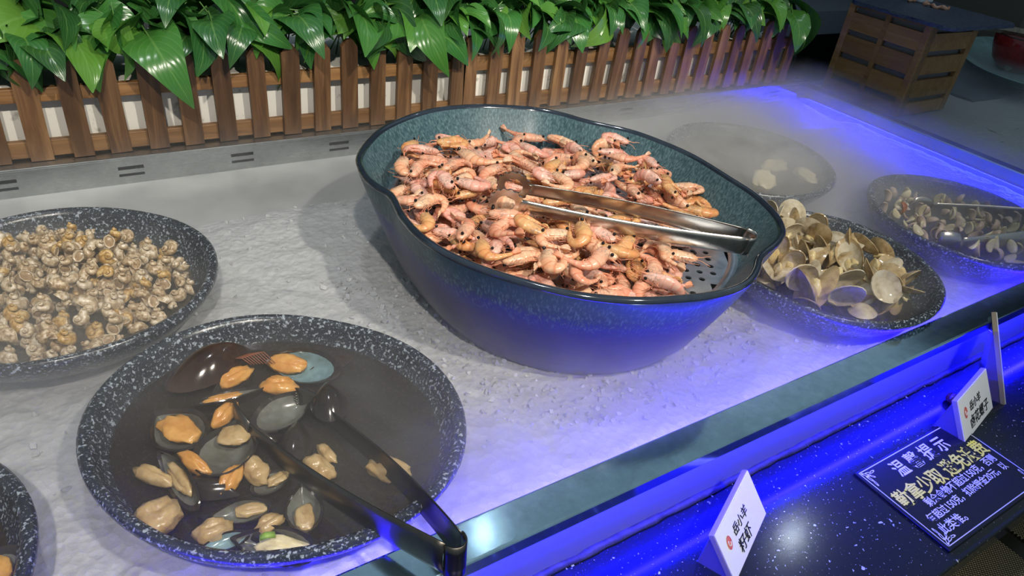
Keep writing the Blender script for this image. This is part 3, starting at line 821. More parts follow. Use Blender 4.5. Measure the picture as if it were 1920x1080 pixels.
# ------------------------------------------------------------------ bivalves
def valve_mesh(name, L, Wd, dep, point, matO, matI, parent, ribs=0, n=22, m=7):
    """half shell: hinge (umbo) at -X, opening up (+Z)"""
    def outline(a):
        c, s_ = math.cos(a), math.sin(a)
        r = 1.0
        w = Wd / 2 * (1 - point * .62 * max(0, -c) ** 1.3)
        return Vector((L / 2 * c, w * s_, 0))
    rings_o, rings_i = [], []
    for i in range(m + 1):
        q = (i / m) if i < m - 1 else (.86 if i == m - 1 else 1.0)
        ro, ri = [], []
        for j in range(n):
            a = 2 * PI * j / n; p = outline(a); z = -dep * (1 - q ** 2.2)
            off = Vector((-L * .10 * (1 - q), 0, 0))
            rib = (1 + ribs * .02 * math.sin(q * 26))
            ro.append(Vector((p.x * q, p.y * q, z * rib - .0006)) + off); ri.append(Vector((p.x * q * .97, p.y * q * .97, z * .86 + .0004)) + off)
        rings_o.append(ro); rings_i.append(ri)
    mb = MB(); mb.rings(rings_o); no = len(mb.f); mb.rings([rings_o[-1], rings_i[-1]]); mb.rings(rings_i[::-1])
    mi = [0] * (no + n + n) + [1] * (len(mb.f) - no - n - n)
    return mesh_obj(name, mb.v, mb.f, [matO, matI], parent, True, None, mi)
def meat_mesh(name, r, mat, parent, seed=0, loc=(0, 0, 0)):
    v = []; nu, nv = 18, 12; mb = MB()
    mb.sphere((0, 0, 0), 1.0, nu, nv)
    for q in mb.v:
        k = 1 + .30 * noise.noise(q * 1.7 + Vector((seed * 3.1, 0, 0))) + .14 * noise.noise(q * 4.5 + Vector((seed, 5, 0))) - .30 * math.exp(-(q.y / .16) ** 2) * max(0, q.z)
        q.x *= r[0] * k; q.y *= r[1] * k; q.z *= r[2] * k; q += Vector(loc)
    return mb.obj(name, mat, parent)
def mussel(u0, v0, u1, v1, z, wfac, label, inside_up=True, tilt=0.0, pitch=0.0, meat=None, lining=None, outer=None, dep=.28, group='mussels in the brown broth'):
    a, b = at(u0, v0, z), at(u1, v1, z); c = (a + b) / 2; d = b - a; L = d.length
    root = empty('mussel', label, 'mussel', c, (0, 0, 0), group)
    root.matrix_world = Matrix.Translation(c) @ Matrix.Rotation(math.atan2(d.y, d.x), 4, 'Z') @ Matrix.Rotation(tilt, 4, 'X') @ Matrix.Rotation(pitch, 4, 'Y') @ (Matrix.Identity(4) if inside_up else Matrix.Rotation(PI, 4, 'X'))
    valve_mesh('shell', L, L * wfac, L * dep * wfac * (1.25 if inside_up else 1), 1.0, outer or MUS_OUT, lining or MUS_IN, root)
    if meat:
        mx, mlen, mm = meat
        meat_mesh('meat', (L * mlen, L * wfac * .25, L * .060), mm, root, rnd.random() * 9, (L * mx, 0, -L * .03))
    return root
ZM = .040
mussel(487, 672, 640, 696, ZM + .008, .50, 'large open mussel with blue pearly lining at the back of the broth', True, .35, 0, (-.17, .24, MEAT_O), MUS_IN_BLUE)
mussel(505, 722, 357, 758, ZM + .008, .40, 'narrow open mussel with long orange meat, left of centre below the dark shell', True, .45, 0, (.12, .25, MEAT_O))
mussel(287, 772, 378, 830, ZM + .004, .78, 'round open mussel filled with bright orange meat at the left', True, .1, 0, (.03, .34, MEAT_O), MUS_IN)
mussel(455, 782, 392, 893, ZM + .008, .78, 'broad grey mussel shell with meat at its tip, beside the left tong claw', True, .1, 0, (-.20, .17, MEAT_C))
mussel(588, 730, 474, 806, ZM + .006, .55, 'empty pearly mussel shell held between the tong claws', True, -.15, 0, None, MUS_IN)
mussel(612, 722, 622, 792, ZM + .010, .68, 'closed black mussel shell with a white glint, right of the tong claws', False, 0, 0, None, None, MUS_OUT, .45)
mussel(472, 660, 310, 728, ZM + .004, .60, 'large closed dark brown mussel at the back left of the broth', False, .1, .05, None, None, MUS_BROWN, .45)
mussel(294, 845, 372, 955, ZM + .006, .34, 'long dark mussel standing on edge at the left, orange meat beside it', True, .95, 0, (.0, .26, MEAT_C))
mussel(390, 968, 512, 948, ZM - .001, .46, 'sunken mussel with a grey end and yellow meat, low in the middle', True, .25, 0, (.14, .26, MEAT_C))
mussel(565, 903, 574, 1000, ZM + .001, .60, 'upright mussel with cleft yellow meat, under the left tong arm', True, 0, 0, (.17, .27, MEAT_C))
mussel(548, 880, 470, 925, ZM - .002, .62, 'murky mussel shell with rough meat just below the left tong arm', True, 0, 0, (-.15, .25, MEAT_C))
mussel(430, 1008, 600, 1036, ZM + .002, .46, 'pale mussel with cream meat at the front edge of the broth', True, .3, 0, (.10, .30, DUMPLING))
mussel(372, 1030, 470, 1000, ZM + .001, .40, 'bluish mussel shell with a dark rim at the front left edge', True, .2, 0, None, MUS_IN_BLUE)
mussel(400, 738, 470, 690, ZM - .002, .55, 'dark mussel shell in shadow behind the narrow open mussel', False, .2, 0, None, None, MUS_OUT, .4)
mussel(450, 930, 330, 905, ZM - .003, .50, 'sunken black mussel shell between the left edge shell and the middle', False, .1, 0, None, None, MUS_OUT, .36)
mussel(560, 790, 545, 880, ZM - .003, .55, 'dark mussel shell sunk between the two tong arms', False, 0, 0, None, None, MUS_OUT, .38)
mussel(520, 830, 440, 812, ZM - .001, .50, 'dark mussel shell below the pearly shell, touching the left claw', False, .1, 0, None, None, MUS_OUT, .36)
mussel(452, 1000, 545, 1012, ZM - .003, .42, 'dark sunken mussel shell just above the front pale mussel', False, 0, 0, None, None, MUS_OUT, .36)
mussel(575, 700, 662, 668, ZM - .004, .40, 'faint shell edge under the blue-lined mussel at the back right', False, 0, 0, None, None, MUS_BROWN, .36)
def meat(u, v, z, r, mat, label, yaw, name='mussel_meat', group='loose mussel meats in the broth'):
    o = meat_mesh(name, r, mat, None, u * .01); o.location = at(u, v, z); o.rotation_euler = (rnd.uniform(-.2, .2), rnd.uniform(-.2, .2), yaw)
    tag(o, label, 'shellfish', group); return o
meat(442, 706, ZM + .004, (.017, .009, .007), MEAT_O, 'orange mussel meat peeping out beside the dark brown mussel', .4)
meat(524, 724, ZM + .006, (.016, .010, .008), MEAT_O, 'orange mussel meat just below the blue-lined mussel', -.4)
meat(421, 778, ZM + .004, (.015, .008, .007), MEAT_O, 'orange mussel meat above the broad grey shell', .7)
meat(289, 893, ZM + .002, (.019, .006, .007), MEAT_C, 'curved sliver of yellow meat at the far left of the broth', -.9)
meat(366, 870, ZM + .004, (.017, .006, .007), MEAT_O, 'orange meat strip at the left edge of the broad grey shell', -1.1)
meat(297, 967, ZM + .001, (.017, .016, .010), MEAT_C, 'round cream meat ball at the lower left of the broth', .3)
meat(432, 900, ZM + .002, (.014, .008, .007), MEAT_O, 'small yellow meat below the broad grey shell', .8)
meat(480, 884, ZM + .001, (.009, .014, .008), MEAT_C, 'rough upright meat lump left of the left tong arm', .2)
meat(598, 878, ZM + .001, (.009, .015, .008), MEAT_C, 'yellow meat lump between the two tong arms', .5)
meat(728, 880, ZM - .001, (.019, .012, .008), MEAT_C, 'faint tan meat lump right of the tongs', -.6)
meat(399, 996, ZM + .001, (.014, .009, .008), MEAT_C, 'angular tan meat below the sunken mussel', .0)
meat(505, 982, ZM + .003, (.011, .007, .006), MEAT_C, 'pale meat scrap beside the upright mussel', .2)
meat(612, 850, ZM + .001, (.005, .013, .005), MEAT_C, 'thin pale meat strip right of the left tong arm', .2)
b_ = MB()
for k in range(9):
    p0 = at(440 + k * 3, 672 - k, ZM + .014); b_.tube([p0, p0 + Vector((.006 + .001 * k, -.004, .001)), p0 + Vector((.012 + .001 * k, -.010 - .001 * k, -.004))], .0006, 4)
tag(b_.obj('mussel_beard', BYSSUS), 'tuft of reddish beard fibres on the dark brown mussel', 'fibre')
s_ = MB().tube([at(488, 1008, ZM + .012), at(500, 1003, ZM + .014), at(515, 1002, ZM + .012)], .003, 6, True, .5)
tag(s_.obj('scallion_piece', SCALLION), 'bit of green scallion at the front of the mussel broth', 'herb')
# bowl at the left edge
def mussel_at(x, y, z, L, yaw, wfac, label, mm, tilt=0):
    root = empty('mussel', label, 'mussel', (x, y, z), (tilt, 0, yaw))
    valve_mesh('shell', L, L * wfac, L * .28 * wfac, 1.0, MUS_OUT, MUS_IN, root)
    meat_mesh('meat', (L * .3, L * wfac * .3, L * .10), mm, root, x * 90, (L * .05, 0, 0)); return root
mussel_at(-.104, .398, .040, .07, .9, .55, 'open mussel with orange meat in the bowl at the left edge', MEAT_O, .1)
mussel_at(-.120, .462, .036, .065, 2.2, .5, 'dark open mussel behind the orange one in the bowl at the left edge', MEAT_C, .2)
# misty bowl: a few cream meats
fx, fy, fr = BOWLS['fog']
for k, (u, v, r_) in enumerate(((1452, 312, .022), (1432, 338, .026), (1510, 330, .020))):
    meat(u, v, .036, (r_ * 1.3, r_ * .75, .010), DUMPLING, ['cream shellfish meat furthest back in the misty bowl', 'long cream shellfish meat at the front of the misty bowl', 'cream shellfish meat at the right side of the misty bowl'][k], k * .7, 'shellfish_meat', 'cream meats in the misty bowl')

# ------------------------------------------------------------------ sea snails
def make_snail(mat, seed):
    root = empty('sea_snail', 'x', 'snail')
    turns = 3.1; n = 44; m = 8; rings = []
    for i in range(n + 1):
        t = i / n; a = turns * 2 * PI * t; g = math.exp(2.9 * (t - 1)); R = .0058 * g; r = .0056 * g * (1 + .06 * math.sin(a * 5))
        c = Vector((R * math.cos(a), R * math.sin(a), -.0150 * g + .006)); rad = Vector((math.cos(a), math.sin(a), 0)); ring = []
        for j in range(m):
            b = 2 * PI * j / m; ring.append(c + rad * r * math.cos(b) + Vector((0, 0, 1)) * r * 1.25 * math.sin(b))
        rings.append(ring)
    MB().rings(rings, True, True, False).obj('shell', mat, root)
    end = rings[-1]; c = sum(end, Vector()) / m
    MB().rings([end, [c + (p - c) * 1.05 + Vector((-.0003, .0004, 0)) for p in end], [c + (p - c) * .86 + Vector((0, .0009, 0)) for p in end], [c + (p - c) * .8 - Vector((0, .002, 0)) for p in end]]).obj('lip', SNAIL_LIP, root)
    MB().rings([[c + (p - c) * .8 - Vector((0, .0012, 0)) for p in end], [c + (p - c) * .4 + Vector((0, .0004, 0)) for p in end]], True, False, True).obj('operculum', SNAIL_FOOT, root)
    return root
snp = [make_snail(SNAIL, 1), make_snail(SNAIL_B, 2), make_snail(mk_noise('amber_snail_shell', (.26, .13, .03), (.48, .29, .09), 240, .28, .34, .62, .3, .001, (.62, .46, .22)), 3)]
sx_, sy_, sr_ = BOWLS['snail']
su = set(); sp_ = []; layerpts = []
def snail_label(x, y, k):
    a = x - sx_; b = y - sy_; w = ('mottled brown', 'pale cream', 'amber')[k]
    side = 'left' if a < -.02 else ('right' if a > .05 else 'middle')
    row = 'back' if b > .045 else ('front' if b < -.045 else 'centre')
    where = {'back': 'at the back of the heap', 'front': 'along the front rim of the snail bowl', 'centre': 'in the misty body of the heap'}[row]
    return ('small ' + w + ' sea snail ' + where + ', ' + {'left': 'left part', 'right': 'right part', 'middle': 'middle part'}[side], 'sea snails ' + row + ' ' + side)
cnt = 0; tr_ = 0
while cnt < 285 and tr_ < 40000:
    tr_ += 1
    a = rnd.uniform(0, 2 * PI); q = math.sqrt(rnd.random()) * sr_ * .815
    x, y = sx_ + q * math.cos(a), sy_ + q * math.sin(a)
    # the back right corner of the bowl is bare
    if (x - sx_) * .72 + (y - sy_) * .69 > .088: continue
    u_ = ((x - .55) ** 2)
    dm = .0122 if cnt < 190 else .0150
    pts_ = sp_ if cnt < 190 else sp_[190:]
    if any((x - p_) ** 2 + (y - r_) ** 2 < dm * dm for p_, r_ in pts_): continue
    edge = 1 - min(1, (q / (sr_ * .88)) ** 3)
    z = (.035 + .010 * edge) if cnt < 190 else (.046 + .014 * edge)
    if cnt >= 190 and q > sr_ * .74: continue
    M = Matrix.Translation((x, y, z + rnd.uniform(-.002, .003))) @ Matrix.Rotation(rnd.uniform(0, 6.28), 4, 'Z') @ Matrix.Rotation(rnd.gauss(0, .95), 4, 'Y') @ Matrix.Rotation(rnd.uniform(0, 6.28), 4, 'Z') @ Matrix.Scale(rnd.uniform(.82, 1.15), 4)
    k = rnd.choices((0, 1, 2), (.45, .4, .15))[0]; lab, grp = snail_label(x, y, k)
    if k not in su: su.add(k); snp[k].matrix_world = M; snp[k]['label'] = lab; snp[k]['group'] = grp
    else: dup(snp[k], M, lab, grp)
    sp_.append((x, y)); cnt += 1
    if cnt == 190: pass

# ------------------------------------------------------------------ clams
def make_clam(L, Wd, matA, open_a, with_meat, name='clam'):
    root = empty(name, 'x', 'clam')
    # two valves hinged at -X edge; X points away from the hinge
    for k, s_ in enumerate((1, -1)):
        v = valve_mesh('valve', L, Wd, L * .17, .25, matA, CLAM_PALE, root, 1.0, 18, 6)
        Mh = Matrix.Translation((-L * .45, 0, 0)) @ Matrix.Rotation(-s_ * open_a / 2, 4, 'Y') @ Matrix.Translation((L * .45, 0, 0))
        if s_ < 0: Mh = Mh @ Matrix.Rotation(PI, 4, 'X')
        v.matrix_local = Mh
    if with_meat: meat_mesh('meat', (L * .26, Wd * .26, L * .10), CLAM_MEAT, root, L * 100, (-L * .08, 0, 0))
    return root
cp = [make_clam(.048, .034, CLAM_OUT, 1.3, True), make_clam(.044, .036, CLAM_PALE, 1.9, True), make_clam(.056, .031, CLAM_OUT, .9, True), make_clam(.045, .036, CLAM_PALE, 2.5, False)]
CK = ('tan half-open', 'pale wide-open', 'long tan narrow', 'pale flat-open')
cx_, cy_, cr_ = BOWLS['clam']; cu = set(); cps = []
CPOLY = [at(u, v, .05) for u, v in ((1465, 400), (1510, 395), (1545, 430), (1585, 440), (1595, 470), (1650, 495), (1672, 545), (1690, 600), (1600, 600), (1500, 575), (1435, 540), (1440, 470))]
BARE = [at(u, v, .04) for u, v in ((1555, 410), (1600, 425), (1700, 480), (1770, 560), (1730, 600), (1700, 600), (1675, 540), (1655, 490), (1600, 460), (1590, 435))]
def clam_label(x, y, k):
    l, g = clam_region(x, y)
    return l.replace('open tan', CK[k]).replace('open pale', CK[k]), g
def clam_region(x, y):
    if y > .50: return ('open tan clam at the back of the clam bowl, by the blue rim', 'clams at the back of the clam bowl')
    if x > .87: return ('open pale clam at the right edge of the clam heap', 'clams at the right edge of the heap')
    if y < .40: return ('open tan clam along the front rim of the clam bowl', 'clams along the front rim of the clam bowl')
    return ('open tan clam in the middle of the clam heap', 'clams in the middle of the clam heap')
tr_ = 0
while len(cps) < 66 and tr_ < 20000:
    tr_ += 1
    a = rnd.uniform(0, 2 * PI); q = math.sqrt(rnd.random()) * cr_ * (.74 if len(cps) >= 28 else .66)
    x, y = cx_ + q * math.cos(a), cy_ + q * math.sin(a)
    if in_poly(x, y, BARE): continue
    if (x - cx_) > .045 and (y - cy_) > -.07 + .0 : continue
    up_ = len(cps) >= 28
    if any((x - p_[0]) ** 2 + (y - p_[1]) ** 2 < (.0245 if up_ else .0215) ** 2 for p_ in (cps[28:] if up_ else cps)): continue
    edge = 1 - min(1, (q / (cr_ * .9)) ** 3)
    z = .034 + .010 * edge + (.018 + .010 * edge if up_ else 0)
    M = Matrix.Translation((x, y, z)) @ Matrix.Rotation(rnd.uniform(0, 6.28), 4, 'Z') @ Matrix.Rotation(rnd.uniform(-1.5, .3), 4, 'Y') @ Matrix.Rotation(rnd.uniform(0, 6.28), 4, 'X') @ Matrix.Scale(rnd.uniform(.85, 1.15), 4)
    k = rnd.randrange(4); lab, grp = clam_label(x, y, k)
    if k not in cu: cu.add(k); cp[k].matrix_world = M; cp[k]['label'] = lab; cp[k]['group'] = grp
    else: dup(cp[k], M, lab, grp)
    cps.append((x, y))

# furthest right bowl: pale curled shellfish pieces
def make_piece(mat, bend, L, w):
    v = MB(); n = 9
    rows = []
    for i in range(n + 1):
        t = i / n; a = bend * t; c = Vector((math.sin(a) * L / bend, 0, (1 - math.cos(a)) * L / bend)); ww = w * math.sin(PI * (.12 + .82 * t)) ** .8
        tt = Vector((math.cos(a), 0, math.sin(a))); nn = Vector((-math.sin(a), 0, math.cos(a)))
        rows.append([c + Vector((0, ww * math.cos(b), 0)) + nn * ww * .38 * math.sin(b) for b in [2 * PI * j / 8 for j in range(8)]])
    v.rings(rows, True, True, True)
    return v.obj('shellfish_piece', mat)
pp = [make_piece(SHRED, 2.2, .026, .006), make_piece(DUMPLING, 1.4, .022, .007), make_piece(SHRED, 3.2, .030, .005), make_piece(SHRED_RED, 2.4, .026, .008)]
pu = set(); pps = []; qx, qy, qr = BOWLS['far']; tr_ = 0
while len(pps) < 120 and tr_ < 9000:
    tr_ += 1
    a = rnd.uniform(0, 2 * PI); q = math.sqrt(rnd.random()) * qr * .80; x, y = qx + q * math.cos(a), qy + q * math.sin(a)
    if (x - qx) * .75 + (y - qy) * .66 > .055: continue
    up_ = len(pps) > 70
    if any((x - p_[0]) ** 2 + (y - p_[1]) ** 2 < .0125 ** 2 for p_ in (pps[70:] if up_ else pps)): continue
    edge = 1 - min(1, (q / (qr * .9)) ** 3)
    red = (x < 1.112 and y > .50)
    k = 3 if (red and rnd.random() < .6) else rnd.randrange(3)
    M = Matrix.Translation((x, y, .030 + .012 * edge + (.010 if up_ else 0))) @ Euler((rnd.uniform(-.8, .8), rnd.uniform(-1, .4), rnd.uniform(0, 6.28))).to_matrix().to_4x4()
    if k == 3: lab, grp = 'rusty red shellfish piece at the left end of the furthest right bowl', 'rusty shellfish pieces'
    elif x < 1.14: lab, grp = 'pale curled shellfish piece at the left end of the furthest right bowl', 'pale shellfish pieces at the left end'
    elif y < .42: lab, grp = 'pale curled shellfish piece at the front rim of the furthest right bowl', 'pale shellfish pieces at the front rim'
    else: lab, grp = 'pale curled shellfish piece in the middle of the furthest right bowl', 'pale shellfish pieces in the middle'
    if k != 3: lab = lab.replace('pale curled', ('pale curled', 'cream plump', 'pale ringed')[k])
    if k not in pu: pu.add(k); o = pp[k]
    else: o = pp[k].copy(); COL.objects.link(o)
    o.matrix_world = M; tag(o, lab, 'shellfish', grp)
    pps.append((x, y))
for k in range(4):
    if k not in pu: bpy.data.objects.remove(pp[k])

# ------------------------------------------------------------------ picket fences, foam boxes
YF = 1.080
def picket(parent, xr, w, zb, zt, tilt, thick=.008):
    mb = MB(); hw = w / 2
    o = [(-hw, zb), (hw, zb), (hw, zt - .011), (hw * .35, zt), (-hw * .35, zt), (-hw, zt - .011)]
    v = [(x, 0, z) for x, z in o] + [(x, thick, z) for x, z in o]; n = len(o)
    f = [tuple(range(n)), tuple(range(n, 2 * n))[::-1]] + [(i, i + n, (i + 1) % n + n, (i + 1) % n) for i in range(n)]
    ob = mesh_obj('picket', v, f, WOOD, parent, False)
    ob.location = (xr - hw, YF - thick, 0); ob.rotation_euler = (0, tilt, 0); return ob
def fence(x0, xrs, label, zt, zrail, x1):
    fr = empty('picket_fence', label, 'fence', (0, 0, 0), (0, 0, 0), 'little picket fences along the back ledge')
    box('rail', (x0, YF, zrail[0]), (x1, YF + .010, zrail[1]), WOOD_RAIL, fr, .0012)
    box('rail', (x0, YF, zrail[2]), (x1, YF + .010, zrail[3]), WOOD_RAIL, fr, .0012)
    for x in xrs: picket(fr, x, rnd.uniform(.0245, .027), ZL + .005, zt + rnd.uniform(-.004, .004), rnd.gauss(0, .014))
    return fr
left_x = [-.202, -.153, -.105, -.056, -.007, .0425, .0905, .139, .187, .2355, .284, .332, .3805, .4275, .475, .522, .571, .6225]
fence(-.23, left_x, 'stained wooden picket fence on the left behind the snail bowl, before a foam box', .182, (.045, .068, .1205, .139), .6225)
right_x = [.6495 + .0476 * k for k in range(19)]
fence(.6245, right_x, 'stained wooden picket fence on the right, running behind the big bowl to the counter corner', .183, (.045, .071, .1195, .144), 1.507)
tag(box('foam_box', (-.26, YF + .018, ZL + .004), (.622, 1.36, .136), FOAM, None, .004), 'white foam box behind the left picket fence, its cream top showing under the leaves', 'box', 'white foam planter boxes')
tag(box('foam_box', (.628, YF + .014, ZL + .004), (1.50, 1.36, .128), FOAM, None, .004), 'white foam box behind the right picket fence, showing only between its pickets', 'box', 'white foam planter boxes')

# ------------------------------------------------------------------ artificial foliage
def make_leaf(L, Wd, droop, fold, curl):
    nu, nv = 10, 4; v = []; uv = []
    for i in range(nu + 1):
        t = i / nu
        w = Wd / 2 * (math.sin(PI * t ** .62) ** .75) * (1 - .35 * t) * 1.25 if 0 < t < 1 else .0006
        a = droop * t * t
        x = L * t * math.cos(a * .6); z = -L * t * math.sin(a * .6) + .006 * math.sin(t * PI)
        for j in range(-nv, nv + 1):
            s_ = j / nv
            v.append((x - .16 * L * abs(s_) * (1 - t) ** 2, w * s_ * math.cos(fold * .5), z + abs(s_) * w * fold + curl * w * math.sin(t * 7 + s_ * 2) * abs(s_)))
            uv.append((t, .5 + s_ * .5))
    m = 2 * nv + 1
    f = [(i * m + j, (i + 1) * m + j, (i + 1) * m + j + 1, i * m + j + 1) for i in range(nu) for j in range(m - 1)]
    # leaf stalk
    k = len(v); r = .0011
    for (px, pz) in ((-.02, .008), (.0, 0), (L * .12, -.001)):
        for q in range(4): v.append((px, r * math.cos(q * PI / 2), pz + r * math.sin(q * PI / 2))); uv.append((.5, .5))
    for s_ in range(2): f += [(k + s_ * 4 + q, k + s_ * 4 + (q + 1) % 4, k + (s_ + 1) * 4 + (q + 1) % 4, k + (s_ + 1) * 4 + q) for q in range(4)]
    o = mesh_obj('leaf', v, f, LEAF, None, True, uv)
    me = o.data; bpy.data.objects.remove(o); return me
LM = [make_leaf(.078, .056, .9, .25, .10), make_leaf(.066, .050, .5, .35, .12), make_leaf(.086, .054, 1.3, .2, .08), make_leaf(.060, .046, .3, .45, .15), make_leaf(.072, .044, 1.1, .5, .1), make_leaf(.080, .060, .7, .15, .2)]
def garland(x0, x1, n, label, zb):
    g = empty('artificial_foliage', label, 'plant', ((x0 + x1) / 2, 1.16, .14), (0, 0, 0), 'glossy artificial foliage along the fences')
    off = Vector(((x0 + x1) / 2, 1.16, .14)); stems = MB()
    for k in range(n):
        f = k / n; lay_ = k % 5
        x = x0 + (x1 - x0) * ((k * .618034) % 1.0) + rnd.uniform(-.02, .02)
        if lay_ < 2: y, z = rnd.uniform(1.085, 1.12), rnd.uniform(zb + .016, zb + .045)
        elif lay_ < 4: y, z = rnd.uniform(1.10, 1.19), rnd.uniform(zb + .022, zb + .075)
        else: y, z = rnd.uniform(1.13, 1.24), rnd.uniform(zb + .0, zb + .09)
        yaw = -PI / 2 + rnd.gauss(0, 1.1); pitch = rnd.uniform(-.05, .5) if lay_ < 2 else rnd.uniform(-.45, .6); roll = rnd.gauss(0, .6)
        o = bpy.data.objects.new('leaf', rnd.choice(LM)); COL.objects.link(o); o.parent = g
        sc = rnd.uniform(.62, 1.15) * (1.12 - .12 * (x > .6))
        o.matrix_local = Matrix.Translation(Vector((x, y, z)) - off) @ Matrix.Rotation(yaw, 4, 'Z') @ Matrix.Rotation(pitch, 4, 'Y') @ Matrix.Rotation(roll, 4, 'X') @ Matrix.Scale(sc, 4)
        if k % 3 == 0:
            p = Vector((x, y, z)) - off; base = Vector((x + rnd.uniform(-.05, .05), 1.17, .11 + rnd.uniform(-.01, .02))) - off
            stems.tube([base, base.lerp(p, .6) + Vector((0, 0, .03)), p + Vector((0, .015, .006))], .0012, 5)
    stems.obj('stems', STEM, g); return g
garland(-.28, .635, 235, 'glossy green artificial leaves spilling over the left picket fence', .176)
garl = garland(.635, 1.46, 215, 'glossy green artificial leaves spilling over the right picket fence', .180)
off = Vector(garl.location)
for (x, y, z, yaw, pitch, sc, mi_) in ((1.50, 1.09, .215, -.55, .75, 1.45, 2), (1.47, 1.08, .185, -1.0, .6, 1.1, 0), (1.455, 1.07, .20, -1.9, .5, 1.1, 5)):
    o = bpy.data.objects.new('leaf', LM[mi_]); COL.objects.link(o); o.parent = garl
    o.matrix_local = Matrix.Translation(Vector((x, y, z)) - off) @ Matrix.Rotation(yaw, 4, 'Z') @ Matrix.Rotation(pitch, 4, 'Y') @ Matrix.Scale(sc, 4)

# ------------------------------------------------------------------ slatted crate with slate, right back
crate = empty('slatted_crate', 'slatted bamboo crate standing on the right counter, a slate on top', 'crate', (1.715, .89, 0))
CX, CY, CH = .215, .217, .214
T = .009
slz = [.036, .092, .147, .200]; hh = .0065
bands = [(0, slz[0] - hh)] + [(slz[i] + hh, slz[i + 1] - hh) for i in range(3)] + [(slz[3] + hh, CH)]
for (nm, ax) in (('front', 0), ('back', 1), ('left', 2), ('right', 3)):
    for (z0, z1) in bands:
        if ax == 0: box('slat', (T, .001, z0), (CX - T, T - .001, z1), WOOD_CRATE, crate)
        if ax == 1: box('slat', (T, CY - T + .001, z0), (CX - T, CY - .001, z1), WOOD_CRATE, crate)
        if ax == 2: box('slat', (.001, .016, z0), (T - .001, CY - .016, z1), WOOD_CRATE, crate)
        if ax == 3: box('slat', (CX - T + .001, T, z0), (CX - .001, CY - T, z1), WOOD_CRATE, crate)
for (x0, x1, y0, y1) in ((0, T + .001, 0, .016), (CX - .022, CX, 0, T + .002), (0, T + .001, CY - .016, CY), (CX - .016, CX, CY - T - .001, CY), (T - .001, .030, -.0, T + .0005)):
    box('post', (x0, y0, 0), (x1, y1, CH), WOOD_CRATE, crate, .0012)
box('divider', (.0, CY / 2 - .006, 0), (T - .0012, CY / 2 + .006, CH), WOOD_CRATE, crate)
box('lining', (T + .006, T + .006, 0), (CX - T - .006, CY - T - .006, CH - .004), SLOT_HAZE, crate)  # added grey block, its colour standing in for misty glow seen through the slots
sl_ = MB(); nn = 44; ring = []
def srect(t):
    a = 2 * PI * t; c, s_ = math.cos(a), math.sin(a); m = max(abs(c), abs(s_)); return c / m, s_ / m
pts = [(.10 * 0 + srect(k / nn)[0] * .150, srect(k / nn)[1] * .132) for k in range(nn)]
def jag(z, e): return [Vector((x + e * noise.noise((x * 60, y * 60, z * 400)), y + e * noise.noise((x * 60, y * 60, 7 + z * 400)), z)) for x, y in pts]
sl_.rings([jag(0, .004), jag(.0045, .006), jag(.0085, .003)], True, True, True)
so = sl_.obj('slate_plate', SLATE, None, False); so.location = (1.838, .968, CH + .0005); tag(so, 'black slate plate with rough edges lying on the slatted crate', 'plate')
for k, (u, v) in enumerate(((1712, 2), (1742, 8), (1757, 12), (1770, 14))):
    p = at(u, v, CH + .013)
    o = MB().tube([p + Vector((.012 * math.cos(a + k), .010 * math.sin(a + k), .002 * math.sin(3 * a))) for a in (0, .6, 1.2, 1.8, 2.4, 3.0)], lambda t: .0055 * (1 - .5 * t), 8).obj('dried_shrimp', SHRIMP[0])
    tag(o, ['orange dried shrimp leftmost on the slate plate', 'orange dried shrimp second from the left on the slate plate', 'orange dried shrimp third from the left on the slate plate', 'orange dried shrimp rightmost on the slate plate'][k], 'shrimp', 'dried shrimps on the slate plate')
cb = MB().box((-.028, -.02, 0), (.028, .02, .05), None, .004).obj('white_box', CARD, None, False); cb.location = (1.93, 1.06, CH + .009); tag(cb, 'small white box standing on the back of the slate plate', 'box')

# teal dish, red cup, slate tile, stick rack far right
dish = empty('celadon_dish', 'pale teal oval dish on the right counter behind the crate', 'dish', (2.56, 1.02, .006), (0, 0, .5))
def oval(rx, ry, z, n=48): return [Vector((rx * math.cos(2 * PI * k / n), ry * math.sin(2 * PI * k / n), z)) for k in range(n)]
MB().rings([oval(.01, .01, .004), oval(.2, .10, .004), oval(.30, .155, .022), oval(.345, .18, .042), oval(.352, .185, .045), oval(.345, .18, .046), oval(.29, .148, .028), oval(.2, .10, .012), oval(.01, .01, .010)]).obj('dish_body', TEAL, dish)
MB().rings([oval(.2, .1, 0), oval(.2, .1, .006), oval(.19, .095, .006)]).obj('foot_ring', TEAL, dish)
cup = empty('red_cup', 'glossy red cup standing in the teal dish', 'cup', (2.545, 1.03, .018))
def circ(r, z): return oval(r, r, z, 32)
MB().rings([circ(.005, 0), circ(.045, .0), (circ(.070, .03)), circ(.083, .065), circ(.086, .098), circ(.083, .100), circ(.080, .098), circ(.074, .06), circ(.05, .015), circ(.005, .012)]).obj('cup_body', RED_GLAZE, cup)
MB().tube([Vector((.082 * math.cos(a), .082 * math.sin(a), .099)) for a in [2 * PI * k / 24 for k in range(25)]], .004, 6).obj('lip', plain('dark_cup_lip', (.05, .02, .02), .2), cup)
rack = empty('wooden_rack', 'weathered wooden stick rack beside the red cup at the right edge', 'rack', (0, 0, 0))
p0, p1 = at(1845, 48, .13), at(1960, 70, .13)
MB().tube([p0, p1], .012, 4).obj('crossbar', WOOD_GREY, rack, False)
p0, p1 = at(1890, 128, .03), at(1935, 40, .125)
MB().tube([p0, p1], .012, 4).obj('upright', WOOD_GREY, rack, False)
t_ = box('slate_tile', (2.105, .905, -.006), (2.70, 1.13, .002), SLATE, None, .001); tag(t_, 'flat dark slate tile under the teal dish, beside the crate', 'tile')
